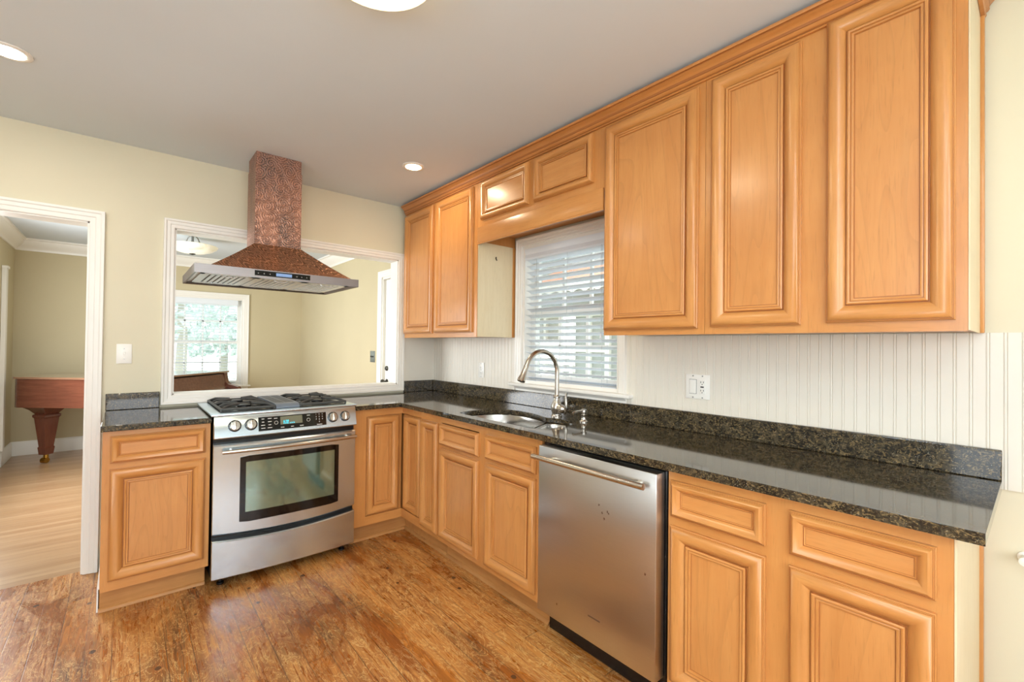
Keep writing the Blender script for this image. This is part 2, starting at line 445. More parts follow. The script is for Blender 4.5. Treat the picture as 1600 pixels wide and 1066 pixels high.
    def sweep(s, path, prof, fn, closed=False, m=0, pm=None):
        """path: 2D corners; prof: (offset to the left of the path, height); fn(x, y, h) -> 3D."""
        n = len(path); P = [Vector(p) for p in path]; rings = []
        for i in range(n):
            d0 = (P[i] - P[i - 1]).normalized() if (i > 0 or closed) else None
            d1 = (P[(i + 1) % n] - P[i]).normalized() if (i < n - 1 or closed) else None
            if d0 is None: d0 = d1
            if d1 is None: d1 = d0
            n0 = Vector((-d0.y, d0.x)); n1 = Vector((-d1.y, d1.x))
            mt = (n0 + n1) / (1 + n0.dot(n1))
            rings.append([fn(P[i].x + mt.x * o, P[i].y + mt.y * o, h) for o, h in prof])
        if closed: rings.append(rings[0])
        if pm: m = [pm.get(k, 0) for _ in range(len(rings) - 1) for k in range(len(prof))] + [0, 0]
        s.loft(rings, m, cap=not closed)
    def frame(s, x0, x1, z0, z1, y, prof, mats=(0, 1, 2), front=-1):
        """nested rectangles facing -y: prof rows (inset, proud, groove?)"""
        rows = list(prof) + [(prof[-1][0], 0.0), (prof[0][0], 0.0)]
        R = []
        for p in rows:
            d, h = p[0], p[1]
            R.append([(x0 + d, y + front * h, z0 + d), (x1 - d, y + front * h, z0 + d), (x1 - d, y + front * h, z1 - d), (x0 + d, y + front * h, z1 - d)])
        for i in range(len(R) - 1):
            g = len(rows[i]) > 2 and rows[i][2]
            for k in range(4):
                q = (k + 1) % 4
                s.face([R[i][k], R[i][q], R[i + 1][q], R[i + 1][k]], mats[2] if g else (mats[1] if k in (0, 2) else mats[0]))
    def build(s, name, mats, parent=None, origin=None, frame=None, smooth=35, fix=True, merge=False):
        o3 = Vector(origin) if origin is not None else (Vector(parent['o']) if parent is not None and 'o' in parent else Vector((0, 0, 0)))
        me = bpy.data.meshes.new(name)
        me.from_pydata([tuple(Vector(p) - o3) for p in s.v], [], s.f)
        for mm in (mats if isinstance(mats, (list, tuple)) else [mats]): me.materials.append(mm)
        me.polygons.foreach_set('material_index', s.m)
        bm = bmesh.new(); bm.from_mesh(me)
        if merge: bmesh.ops.remove_doubles(bm, verts=bm.verts, dist=1e-6)
        if fix: bmesh.ops.recalc_face_normals(bm, faces=bm.faces)
        bm.to_mesh(me); bm.free()
        if smooth:
            me.polygons.foreach_set('use_smooth', [True] * len(me.polygons)); me.set_sharp_from_angle(angle=radians(smooth))
        o = bpy.data.objects.new(name, me); COL.objects.link(o)
        if parent is not None:
            o.parent = parent
            if 'o' in parent: pass
        else:
            R = FR.get(frame, 0.0); o.rotation_euler = (0, 0, R)
            o.location = Matrix.Rotation(R, 3, 'Z') @ o3
        return o

FR = {None: 0.0, 'B': 0.0, 'R': -pi / 2}
ORI = {}
def tag(o, label, cat, group=None, kind=None):
    o['label'] = label; o['category'] = cat
    if group: o['group'] = group
    if kind: o['kind'] = kind
    return o
def thing(name, label, cat, o, frame=None, group=None, rz=None):
    e = bpy.data.objects.new(name, None); COL.objects.link(e); e.empty_display_size = 0.05
    R = FR.get(frame, 0.0)
    e.rotation_euler = (0, 0, R); e.location = Matrix.Rotation(R, 3, 'Z') @ Vector(o)
    ORI[e.name] = Vector(o)
    return tag(e, label, cat, group)
def part(mb, name, mats, parent, **kw):
    """a part: its mesh is given in the same (wall) frame as its thing's origin"""
    root = parent
    while root.parent is not None: root = root.parent
    ob = mb.build(name, mats, parent=parent, origin=ORI[root.name], **kw)
    return ob
def struct(mb, name, mats, frame=None, **kw):
    o = mb.build(name, mats, frame=frame, **kw); o['kind'] = 'structure'; return o
def B(*a, **k):
    mb = MB(); mb.box(*a, **k); return mb
def text(name, body, size, loc, mat, parent, depth=0.0003, align='CENTER', tilt=0.0):
    cu = bpy.data.curves.new(name, 'FONT'); cu.body = body; cu.size = size; cu.extrude = depth; cu.align_x = align; cu.align_y = 'CENTER'
    cu.materials.append(mat)
    tmp = bpy.data.objects.new(name, cu); COL.objects.link(tmp)
    dg = bpy.context.evaluated_depsgraph_get(); me = bpy.data.meshes.new_from_object(tmp.evaluated_get(dg)); bpy.data.objects.remove(tmp)
    me.name = name
    o = bpy.data.objects.new(name, me); COL.objects.link(o); o.parent = parent
    root = parent
    while root.parent is not None: root = root.parent
    o.location = Vector(loc) - ORI[root.name]; o.rotation_euler = (radians(90) + tilt, 0, 0)
    return o

# ================================================================== THE SETTING
H = 2.4746
def wall_with_holes(axis, a0, a1, t0, t1, z0, z1, holes):
    """axis 'x': runs along x, thickness in y"""
    mb = MB()
    xs = sorted({a0, a1, *[h[0] for h in holes], *[h[1] for h in holes]}); zs = sorted({z0, z1, *[h[2] for h in holes], *[h[3] for h in holes]})
    for i in range(len(xs) - 1):
        for j in range(len(zs) - 1):
            cx, cz = (xs[i] + xs[i + 1]) / 2, (zs[j] + zs[j + 1]) / 2
            if any(h[0] < cx < h[1] and h[2] < cz < h[3] for h in holes): continue
            if axis == 'x': mb.box(xs[i], xs[i + 1], t0, t1, zs[j], zs[j + 1])
            else: mb.box(t0, t1, xs[i], xs[i + 1], zs[j], zs[j + 1])
    return mb
DW0, DW1, DWT = -3.02, -2.254, 1.99         # doorway
PT = (-1.865, -0.36, 0.985, 2.02)           # pass-through
WN = (-1.985, -1.172, 1.06, 2.0)            # kitchen window (y0, y1, z0, z1)
FW = (-1.745, -0.79, 0.70, 1.945)           # far window
FD = (0.18, 1.09, 0.0, 2.03)                # glazed door
YF = 4.05
struct(B(-4.7, 0.15, -5.35, 0.05, -0.1, 0.0), 'floor', M['floor'])
struct(B(-3.25, 0.15, 0.05, YF + 0.15, -0.1, 0.0), 'floor', M['far_floor'])
struct(B(-4.7, 0.15, -5.35, 0.06, H, H + 0.1), 'ceiling', M['ceil'])
struct(B(-3.25, 0.15, 0.06, YF + 0.15, H, H + 0.1), 'ceiling', M['far_ceil'])
struct(wall_with_holes('x', -4.6, 0.0, 0.0, 0.12, 0, H, [(DW0, DW1, 0, DWT), PT]), 'wall_back', M['wall'])
struct(wall_with_holes('y', -5.2, 0.06, 0.0, 0.15, 0, H, [WN]), 'wall_right', M['wall'])
struct(wall_with_holes('y', -5.2, 0.0, -4.7, -4.6, 0, H, [(-4.55, -2.85, 0.7, 2.2)]), 'wall_left', M['wall_pale'])
struct(wall_with_holes('x', -4.6, 0.0, -5.3, -5.2, 0, H, [(-3.5, -1.1, 0.55, 2.25)]), 'wall_rear', M['wall_pale'])
struct(wall_with_holes('x', -3.06, 0.0, YF, YF + 0.15, 0, H, [FW]), 'wall_far', M['far_wall'])
struct(wall_with_holes('y', 0.12, YF + 0.15, 0.0, 0.15, 0, H, [FD]), 'wall_far_right', M['far_wall'])
struct(wall_with_holes('y', 0.12, YF, -3.2, -3.06, 0, H, [(0.9, 2.5, 0.6, 2.2)]), 'wall_far_left', M['far_wall'])

# --- casings
CAS = [(0.0, 0.0), (0.0, 0.012), (0.006, 0.016), (0.024, 0.016), (0.028, 0.020), (0.046, 0.021), (0.052, 0.026), (0.064, 0.027), (0.066, 0.0)]
def scale_prof(p, k): return [(a * k, h) for a, h in p]
vert = lambda y: (lambda x, z, h: (x, y - h, z))
mb = MB()   # pass-through: casing, jamb liner and sill
mb.sweep([(PT[0], PT[2]), (PT[0], PT[3]), (PT[1], PT[3]), (PT[1], PT[2])], scale_prof(CAS, 0.86), vert(0.0), closed=True)
for bx in ((PT[0], PT[0] + 0.008, PT[2], PT[3]), (PT[1] - 0.008, PT[1], PT[2], PT[3]), (PT[0], PT[1], PT[3] - 0.008, PT[3]), (PT[0], PT[1], PT[2], PT[2] + 0.008)):
    mb.box(bx[0], bx[1], -0.004, 0.124, bx[2], bx[3])
struct(mb, 'trim_1', M['white'])
mb = MB()   # doorway casing and jamb
mb.sweep([(DW0, 0.002), (DW0, DWT), (DW1, DWT), (DW1, 0.002)], CAS, vert(0.0))
for bx in ((DW0, DW0 + 0.008, 0.002, DWT), (DW1 - 0.008, DW1, 0.002, DWT), (DW0, DW1, DWT - 0.008, DWT)):
    mb.box(bx[0], bx[1], -0.004, 0.124, bx[2], bx[3])
struct(mb, 'trim_2', M['white'])
# far room: crown, baseboard
CRW = [(0.0, 0.0), (0.014, 0.0), (0.016, 0.018), (0.026, 0.03), (0.05, 0.05), (0.075, 0.085), (0.085, 0.11), (0.10, 0.115), (0.10, 0.135), (0.0, 0.135)]
mb = MB()
mb.sweep([(0.0, 0.12), (0.0, YF), (-3.06, YF), (-3.06, 0.12)], [(o, h) for o, h in CRW], lambda x, y, h: (x, y, H - 0.135 + h))
struct(mb, 'trim_3', M['white'])
BB = [(0.0, 0.0), (0.016, 0.0), (0.016, 0.13), (0.011, 0.150), (0.006, 0.16), (0.0, 0.16)]
mb = MB(); mb.sweep([(0.0, 1.19), (0.0, YF), (-3.06, YF), (-3.06, 3.46)], BB, lambda x, y, h: (x, y, h + 0.001)); struct(mb, 'baseboard_far', M['white'])
mb = MB(); mb.sweep([(-3.06, 3.36), (-3.06, 3.46)], [(0.0, 0.0), (0.045, 0.0), (0.045, 0.165), (0.04, 0.18), (0.0, 0.18)], lambda x, y, h: (x, y, h + 0.001))
mb.box(-3.058, -3.025, 3.37, 3.455, 0.18, 2.05); mb.box(-3.058, -3.015, 3.36, 3.465, 2.05, 2.075)
struct(mb, 'trim_4', M['white'])

# --- beadboard on the right wall, plain white panel on the back wall beside it
def bead_profile(y_from, y_to, pitch=0.0381, t=0.008):
    pts = []; y = y_from; s = -1
    while y > y_to + 1e-6:
        e = max(y - pitch, y_to)
        pts += [(y, t), (y - 0.0270, t)] if y - 0.0270 > e else [(y, t)]
        if y - pitch >= y_to - 1e-6:
            pts += [(y - 0.0285, t - 0.0022), (y - 0.0295, t - 0.0002), (y - 0.0318, t + 0.0003), (y - 0.0341, t - 0.0002), (y - 0.0351, t - 0.0022), (y - 0.0375, t)]
        y = e
    return pts
def beadboard(mb, ya, yb, z0, z1):
    pr = bead_profile(ya, yb)
    poly = pr + [(yb, 0.0), (ya, 0.0)]
    for i in range(len(pr) - 1):
        (a, ha), (b, hb) = pr[i], pr[i + 1]
        mb.face([(-ha, a, z0), (-hb, b, z0), (-hb, b, z1), (-ha, a, z1)])
        mb.face([(-ha, a, z1), (-hb, b, z1), (-0.0002, b, z1), (-0.0002, a, z1)]); mb.face([(-ha, a, z0), (-0.0002, a, z0), (-0.0002, b, z0), (-hb, b, z0)])
mb = MB()
beadboard(mb, -0.006, -1.127, 0.886, 1.3735); beadboard(mb, -2.03, -4.3, 0.886, 1.3735); beadboard(mb, -1.127, -2.03, 0.886, 1.02)
struct(mb, 'trim_5', M['bead'], smooth=20, merge=True)
struct(B(-0.3015, -0.0005, -0.006, -0.0005, 0.90, 1.372), 'trim_6', M['bead'])

# ------------------------------------------------------------------ windows
def sash_window(name, frame, u0, u1, z0, z1, cols, rows, wall_t=0.15):
    """double-hung window in a wall frame: u along the wall, +y outward"""
    root = bpy.data.objects.new(name, None); COL.objects.link(root); R = FR[frame]
    o = Vector(((u0 + u1) / 2, 0, z0)); root.location = Matrix.Rotation(R, 3, 'Z') @ o; root.rotation_euler = (0, 0, R); root['kind'] = 'structure'
    ORI[root.name] = o
    mb = MB(); t = 0.02
    for bx in ((u0, u0 + t, z0, z1), (u1 - t, u1, z0, z1), (u0 + t, u1 - t, z0, z0 + t), (u0 + t, u1 - t, z1 - t, z1)): mb.box(bx[0], bx[1], 0.0, wall_t - 0.005, bx[2], bx[3])
    part(mb, 'jamb', M['white'], root)
    zm = (z0 + z1) / 2
    for (a, b, yy) in ((z0 + t, zm + 0.02, 0.075), (zm - 0.02, z1 - t, 0.105)):
        mb = MB(); f = 0.042
        for bx in ((u0 + t, u0 + t + f, a, b), (u1 - t - f, u1 - t, a, b), (u0 + t + f, u1 - t - f, a, a + f), (u0 + t + f, u1 - t - f, b - f, b)): mb.box(bx[0], bx[1], yy - 0.014, yy + 0.014, bx[2], bx[3])
        ws, wz = (u1 - u0 - 2 * t - 2 * f), (b - a - 2 * f)
        for i in range(1, cols):
            x = u0 + t + f + ws * i / cols; mb.box(x - 0.009, x + 0.009, yy - 0.01, yy + 0.01, a + f, b - f)
        for i in range(1, rows):
            z = a + f + wz * i / rows; mb.box(u0 + t + f, u1 - t - f, yy - 0.01, yy + 0.01, z - 0.009, z + 0.009)
        sh = part(mb, 'sash', M['white'], root)
        mb = MB(); mb.box(u0 + t + f - 0.005, u1 - t - f + 0.005, yy - 0.002, yy + 0.002, a + f - 0.005, b - f + 0.005)
        part(mb, 'glass_pane', M['glass'], sh)
    return root
def window_trim(root, u0, u1, z0, z1, cw, stool, apron_h, head_h, stool_out=0.05):
    mb = MB(); pr = scale_prof(CAS, cw / 0.066)
    mb.sweep([(u0, z0 - 0.001), (u0, z1), (u1, z1), (u1, z0 - 0.001)], pr, vert(0.0)); part(mb, 'casing', M['white'], root)
    mb = MB(); mb.box(u0 - stool, u1 + stool, -stool_out, 0.07, z0 - 0.022, z0, bev=0.006)
    part(mb, 'sill', M['white'], root)
    mb = MB(); mb.prism([(0.0, z0 - 0.022), (-0.03, z0 - 0.022), (-0.022, z0 - 0.034), (-0.014, z0 - 0.04), (-0.014, z0 - 0.022 - apron_h), (0.0, z0 - 0.022 - apron_h)], lambda p, q, a: (a, p, q), u0 - cw, u1 + cw)
    part(mb, 'apron', M['white'], root)
w1 = sash_window('window_1', 'R', -WN[1], -WN[0], WN[2], WN[3], 3, 2)
window_trim(w1, -WN[1], -WN[0], WN[2], WN[3], 0.052, 0.095, 0.04, 0.0)
w2 = sash_window('window_2', 'B', FW[0], FW[1], FW[2] - YF * 0, FW[3], 4, 2)
w2.location.y = YF
window_trim(w2, FW[0], FW[1], FW[2], FW[3], 0.07, 0.10, 0.06, 0.0)

def blind(label, frame, u0, u1, z0, z1, y_off, pitch, slat_w, tilt, root_y, val_h, name='window_blind', cords=(0.14, 0.5, 0.86), tassel=None, cat='blind', extra=True):
    t = thing(name, label, cat, ((u0 + u1) / 2, y_off, z0), frame)
    if root_y: t.location.y += root_y
    mb = MB(); mb.prism([(y_off - 0.03, z1 - val_h), (y_off - 0.036, z1 - val_h + 0.012), (y_off - 0.030, z1 - val_h * 0.5), (y_off - 0.038, z1 - 0.018), (y_off - 0.038, z1), (y_off - 0.022, z1), (y_off - 0.022, z1 - val_h)], lambda p, q, a: (a, p, q), u0, u1)
    part(mb, 'valance', M['blind'], t)
    part(B(u0 + 0.008, u1 - 0.008, y_off - 0.02, y_off + 0.022, z1 - 0.05, z1 - 0.004), 'head_rail', M['blind'], t)
    mb = MB(); z = z1 - val_h - 0.006; c, s_ = cos(tilt) * slat_w / 2, sin(tilt) * slat_w / 2
    while z > z0 + 0.035:
        pts = [(-c, -s_ ), (-c * 0.35, -s_ * 0.35 + 0.003), (c * 0.35, s_ * 0.35 + 0.003), (c, s_)]
        pts = pts + [(p, q - 0.0028) for p, q in reversed(pts)]
        mb.prism([(y_off + p, z + q) for p, q in pts], lambda p, q, a: (a, p, q), u0 + 0.006, u1 - 0.006)
        z -= pitch
    part(mb, 'slats', M['blind'], t)
    part(B(u0 + 0.004, u1 - 0.004, y_off - 0.026, y_off + 0.026, z0 + 0.001, z0 + 0.022, bev=0.006), 'bottom_rail', M['blind'], t)
    mb = MB()
    for k in cords:
        x = u0 + (u1 - u0) * k
        for dy in (-slat_w / 2 - 0.001, slat_w / 2 + 0.001): mb.tube([(x, y_off + dy, z0 + 0.01), (x, y_off + dy, z1 - 0.03)], 0.0011, 5)
    part(mb, 'ladder_cord', M['cord'], t)
    if tassel:
        x, zt = tassel
        mb = MB(); mb.tube([(x, y_off - 0.036, zt + 0.02), (x, y_off - 0.036, z1 - val_h + 0.005)], 0.0012, 6); pc = part(mb, 'pull_cord', M['cord'], t)
        mb = MB(); mb.lathe([(0.002, 0.03), (0.005, 0.026), (0.007, 0.004), (0.004, 0.0)], (x, y_off - 0.036, zt), 10); part(mb, 'tassel', M['blind'], pc)
    return t
blind('white slatted window blind hanging behind the sink faucet', 'R', -WN[1] + 0.022, -WN[0] - 0.022, WN[2] + 0.002, WN[3] - 0.022, 0.03, 0.042, 0.050, radians(-20), 0, 0.075, tassel=(-WN[0] - 0.13, 1.36))
blind('white slatted window blind behind the piano in the far room', 'B', FW[0] + 0.022, FW[1] - 0.07, FW[2] + 0.005, FW[3] - 0.022, 0.03, 0.042, 0.048, radians(-8), YF, 0.08)

# glazed door in the far room's right wall
def far_door():
    root = bpy.data.objects.new('door_1', None); COL.objects.link(root); o = Vector((-FD[0], 0, 0)); R = FR['R']
    root.location = Matrix.Rotation(R, 3, 'Z') @ o; root.rotation_euler = (0, 0, R); root['kind'] = 'structure'; ORI[root.name] = o
    u0, u1, zt = -FD[1], -FD[0], FD[3]
    mb = MB(); mb.sweep([(u0, 0.002), (u0, zt), (u1, zt), (u1, 0.002)], CAS, vert(0.0))
    for bx in ((u0, u0 + 0.02, 0.002, zt), (u1 - 0.02, u1, 0.002, zt), (u0, u1, zt - 0.02, zt)): mb.box(bx[0], bx[1], 0.0, 0.145, bx[2], bx[3])
    part(mb, 'casing', M['white'], root)
    a, b = u0 + 0.022, u1 - 0.022; st = 0.115; y0, y1 = 0.03, 0.072
    mb = MB()
    mb.box(a, a + st, y0, y1, 0.008, zt - 0.024); mb.box(b - st, b, y0, y1, 0.008, zt - 0.024)
    mb.box(a + st, b - st, y0, y1, 0.008, 0.25); mb.box(a + st, b - st, y0, y1, zt - 0.15, zt - 0.024)
    zs = [0.25 + (zt - 0.40) * i / 5 for i in range(6)]; us = [a + st + (b - a - 2 * st) * i / 3 for i in range(4)]
    for z in zs[1:-1]: mb.box(a + st, b - st, y0 + 0.006, y1 - 0.006, z - 0.011, z + 0.011)
    for u in us[1:-1]: mb.box(u - 0.011, u + 0.011, y0 + 0.006, y1 - 0.006, 0.25, zt - 0.15)
    d = part(mb, 'door_leaf', M['white'], root)
    part(B(a + st - 0.004, b - st + 0.004, 0.049, 0.053, 0.246, zt - 0.146), 'glass_pane', M['glass'], d)
    mb = MB(); mb.lathe([(0.027, 0.0), (0.027, -0.006), (0.012, -0.010), (0.011, -0.034), (0.022, -0.040), (0.027, -0.054), (0.020, -0.066), (0.004, -0.069)], (a + 0.055, y0, 0.92), 16, ax='y')
    part(mb, 'door_knob', M['bronze'], d)
    mb = MB(); mb.lathe([(0.026, 0.0), (0.026, -0.012), (0.018, -0.016), (0.016, -0.02)], (a + 0.055, y0, 1.06), 16, ax='y'); part(mb, 'deadbolt', M['bronze'], d)
far_door()

# unseen windows that let the daylight in (behind and beside the camera)
def bare_window(name, axis, at, a0, a1, z0, z1):
    mb = MB(); t = 0.05
    am = (a0 + a1) / 2
    for (p, q, r, s_) in ((a0, a0 + t, z0, z1), (a1 - t, a1, z0, z1), (a0, a1, z0, z0 + t), (a0, a1, z1 - t, z1), (am - 0.03, am + 0.03, z0, z1)):
        if axis == 'x': mb.box(p, q, at - 0.04, at + 0.04, r, s_)
        else: mb.box(at - 0.04, at + 0.04, p, q, r, s_)
    struct(mb, name, M['white'])
bare_window('window_3', 'y', -4.65, -4.55, -2.85, 0.7, 2.2)
bare_window('window_4', 'x', -5.25, -3.5, -1.1, 0.55, 2.25)
bare_window('window_5', 'y', -3.13, 0.9, 2.5, 0.6, 2.2)

# ================================================================== CABINETS
CM = [M['wood_v'], M['wood_h'], M['glaze']]
DOOR = [(0.0, 0.0), (0.0, 0.0115), (0.002, 0.0135, 1), (0.0034, 0.0135), (0.0048, 0.0165, 1), (0.0062, 0.0165), (0.010, 0.0220), (0.016, 0.0252), (0.024, 0.0256), (0.034, 0.0222), (0.044, 0.0150), (0.0515, 0.0090),
        (0.0525, 0.0060, 1), (0.0550, 0.0060, 1), (0.0562, 0.0120), (0.0600, 0.0142), (0.0640, 0.0128), (0.0650, 0.0095, 1), (0.0668, 0.0095), (0.0690, 0.0110), (0.0730, 0.0100), (0.0740, 0.0050, 1), (0.0765, 0.0050)]
DRAW = [(0.0, 0.0), (0.0, 0.0115), (0.002, 0.0135, 1), (0.0034, 0.0135), (0.0048, 0.0165, 1), (0.0062, 0.0165), (0.009, 0.0222), (0.014, 0.0252), (0.022, 0.0222), (0.030, 0.0138), (0.0335, 0.0090),
        (0.0345, 0.0075, 1), (0.0365, 0.0075), (0.0380, 0.0095), (0.0400, 0.0070, 1), (0.0415, 0.0070)]
def front_of(parent, kind, x0, x1, z0, z1, y, prof=None, horiz=None):
    prof = prof or (DRAW if kind in ('drawer_front', 'false_front') else DOOR)
    horiz = kind in ('drawer_front', 'false_front') if horiz is None else horiz
    k = min(1.0, 0.40 * min(x1 - x0, z1 - z0) / prof[-1][0])
    pr = [(p[0] * k, *p[1:]) for p in prof]
    mb = MB(); mb.frame(x0, x1, z0, z1, y, pr, (0, 1, 2))
    d = part(mb, kind, CM, parent, smooth=40, merge=True)
    i, h = pr[-1][0], pr[-1][1]
    mb = MB(); mb.box(x0 + i, x1 - i, y - h, y, z0 + i, z1 - i)
    part(mb, 'panel', M['panel_h'] if horiz else M['panel'], d)
    return d
def face_frame(parent, x0, x1, z0, z1, y, th, stiles, rails):
    """stiles: list of (x0, x1); rails: list of (z0, z1)"""
    mb = MB()
    for a, b in stiles: mb.box(a, b, y, y + th, z0, z1, 0)
    st = sorted(stiles)
    for (a0, b0), (a1, b1) in zip(st[:-1], st[1:]):
        if a1 - b0 > 0.002:
            for a, b in rails: mb.box(b0, a1, y, y + th, a, b, 1)
    return part(mb, 'face_frame', CM, parent)

BY, BT, BZ = -0.61, 0.884, 0.130     # base face plane, carcass top, frame bottom
def base_cabinet(label, frame, x0, x1, fronts, stiles, name='base_cabinet', toe=True, group='honey maple base cabinets', toe_y=-0.545, rail_mid=(0.655, 0.765), toe_x=None, carc=None):
    t = thing(name, label, 'cabinet', ((x0 + x1) / 2, -0.30, 0), frame, group)
    if carc:
        mb = MB()
        for bx in carc: mb.box(*bx)
    else:
        mb = B(x0 + 0.001, x1 - 0.001, BY + 0.02, -0.004, 0.112, BT)
    part(mb, 'carcass', M['wood_v'], t)
    face_frame(t, x0, x1, BZ - 0.012, BT, BY, 0.019, stiles, [(BZ - 0.012, 0.172), rail_mid, (0.84, BT)] if rail_mid else [(BZ - 0.012, 0.19), (0.82, BT)])
    for (kind, a, b, c, d) in fronts: front_of(t, kind, a, b, c, d, BY)
    if toe:
        tx0, tx1 = toe_x or (x0, x1)
        mb = B(tx0, tx1, toe_y, toe_y + 0.012, 0.0015, 0.1115)
        tk = part(mb, 'toe_kick', M['toe'], t)
        mb = MB(); mb.prism([(toe_y, 0.0015), (toe_y - 0.014, 0.0015), (toe_y - 0.013, 0.010), (toe_y - 0.008, 0.016), (toe_y, 0.019)], lambda p, q, a: (a, p, q), tx0, tx1)
        part(mb, 'shoe_moulding', M['toe'], tk)
    return t

cl = base_cabinet('narrow maple base cabinet between the doorway and the range', 'B', -2.165, -1.7345,
    [('drawer_front', -2.138, -1.756, 0.728, 0.860), ('door', -2.138, -1.756, 0.166, 0.700)], [(-2.165, -2.125), (-1.77, -1.7345)], toe_x=(-2.170, -1.742))
mb = MB(); mb.box(-2.176, -2.1665, -0.545, -0.05, 0.0015, 0.112); part(mb, 'side_board', M['white'], cl)
cc = thing('corner_base_cabinet', 'L-shaped corner base cabinet with two doors meeting in its inside corner', 'cabinet', (-0.5, -0.30, 0), 'B')
mb = MB(); mb.box(-0.954, -0.62, -0.59, -0.004, 0.112, BT); mb.box(-0.59, -0.004, -0.87, -0.004, 0.112, BT); part(mb, 'carcass', M['wood_v'], cc)
mb = MB(); mb.box(-0.956, -0.872, BY, BY + 0.019, 0.118, BT, 0); mb.box(-0.872, -0.61, BY, BY + 0.019, 0.118, 0.176, 1); mb.box(-0.872, -0.61, BY, BY + 0.019, 0.836, BT, 1)
mb.box(-0.872, -0.61, BY + 0.012, BY + 0.019, 0.176, 0.836, 0)
for zz in ((0.118, 0.176), (0.836, BT)): mb.box(BY, BY + 0.019, -0.870, BY, zz[0], zz[1], 1)
mb.box(BY + 0.012, BY + 0.019, -0.870, BY, 0.176, 0.836, 0)
part(mb, 'face_frame', CM, cc)
front_of(cc, 'door', -0.864, -0.634, 0.182, 0.830, BY + 0.012)
def front_side(parent, x0, x1, z0, z1, y):
    """a door facing -x given in the back-wall frame (x0, x1 measured along -y)"""
    k = min(1.0, 0.40 * min(x1 - x0, z1 - z0) / DOOR[-1][0]); pr = [(p[0] * k, *p[1:]) for p in DOOR]
    mb = MB(); mb.frame(x0, x1, z0, z1, y, pr, (0, 1, 2)); mb.v = [(p[1], -p[0], p[2]) for p in mb.v]
    d = part(mb, 'door', CM, parent, smooth=40, merge=True)
    i, h = pr[-1][0], pr[-1][1]
    mb = MB(); mb.box(x0 + i, x1 - i, y - h, y, z0 + i, z1 - i); mb.v = [(p[1], -p[0], p[2]) for p in mb.v]
    part(mb, 'panel', M['panel'], d)
front_side(cc, 0.634, 0.862, 0.182, 0.830, BY + 0.012)
mb = MB(); mb.box(-0.956, -0.545, -0.545, -0.533, 0.0015, 0.1115); mb.box(-0.545, -0.533, -0.870, -0.545, 0.0015, 0.1115)
tk = part(mb, 'toe_kick', M['toe'], cc)
mb = MB(); mb.prism([(-0.545, 0.0015), (-0.559, 0.0015), (-0.558, 0.010), (-0.553, 0.016), (-0.545, 0.019)], lambda p, q, a: (a, p, q), -0.956, -0.545)
mb.prism([(-0.545, 0.0015), (-0.559, 0.0015), (-0.558, 0.010), (-0.553, 0.016), (-0.545, 0.019)], lambda p, q, a: (p, a, q), -0.870, -0.545)
part(mb, 'shoe_moulding', M['toe'], tk)

base_cabinet('slim pull-out base cabinet with one tall narrow door beside the corner', 'R', 0.872, 1.104, [('door', 0.888, 1.092, 0.150, 0.832)], [(0.872, 0.888), (1.09, 1.104)], rail_mid=None)
SK = [('false_front', 1.121, 1.517, 0.708, 0.836), ('door', 1.121, 1.517, 0.150, 0.688), ('false_front', 1.580, 1.968, 0.712, 0.840), ('door', 1.580, 1.968, 0.150, 0.690)]
base_cabinet('sink base cabinet under the sink with two drawer fronts over two doors', 'R', 1.106, 2.000, SK, [(1.106, 1.13), (1.51, 1.585), (1.96, 2.0)],
    carc=[(1.107, 1.125, -0.59, -0.004, 0.112, BT), (1.981, 1.999, -0.59, -0.004, 0.112, BT), (1.125, 1.981, -0.59, -0.004, 0.112, 0.130), (1.125, 1.981, -0.022, -0.004, 0.130, BT), (1.125, 1.981, -0.59, -0.575, 0.130, 0.70)])
cr = base_cabinet('wide base cabinet right of the dishwasher with pale end panel', 'R', 2.6445, 3.374,
    [('drawer_front', 2.658, 2.968, 0.722, 0.848), ('door', 2.658, 2.968, 0.150, 0.690), ('drawer_front', 3.032, 3.345, 0.722, 0.848), ('door', 3.032, 3.345, 0.150, 0.690)], [(2.6445, 2.67), (2.955, 3.045), (3.335, 3.374)])
part(B(3.3745, 3.379, BY + 0.002, -0.03, 0.02, BT), 'end_panel', M['sheen_side'], cr)['label'] = 'maple end panel with sheen painted as pale cream'
part(B(3.3745, 3.388, -0.03, -0.001, 0.02, BT, bev=0.004), 'scribe_moulding', M['wood_v'], cr)

# ------------------------------------------------------------------ wall cabinets
UY, UB, UT = -0.336, 1.370, 2.440
def wall_cabinet(label, x0, x1, zb, fronts, stiles, rails, group='honey maple wall cabinets'):
    t = thing('wall_cabinet', label, 'cabinet', ((x0 + x1) / 2, -0.16, zb), 'R', group)
    part(B(x0 + 0.001, x1 - 0.001, UY + 0.02, -0.010, zb + 0.006, UT - 0.002), 'carcass', M['wood_v'], t)
    face_frame(t, x0, x1, zb, UT, UY, 0.019, stiles, rails)
    for (a, b, c, d) in fronts: front_of(t, 'door', a, b, c, d, UY, horiz=(b - a) > (d - c), prof=DOOR if d - c > 0.4 else [(p[0] * 0.82, *p[1:]) for p in DOOR])
    return t
c1 = wall_cabinet('tall two-door wall cabinet in the corner left of the window', 0.088, 1.094, UB, [(0.094, 0.538, 1.402, 2.370), (0.578, 1.052, 1.402, 2.372)], [(0.088, 0.11), (0.53, 0.59), (1.045, 1.094)], [(UB, 1.42), (2.36, UT)])
part(B(1.0945, 1.098, UY + 0.004, -0.034, UB + 0.002, 2.0), 'side_panel', M['sheen_side'], c1)['label'] = 'maple side facing the window, its sheen painted as pale cream'
part(B(1.0945, 1.104, -0.034, -0.010, UB + 0.002, 2.0, bev=0.003), 'scribe_moulding', M['wood_v'], c1)
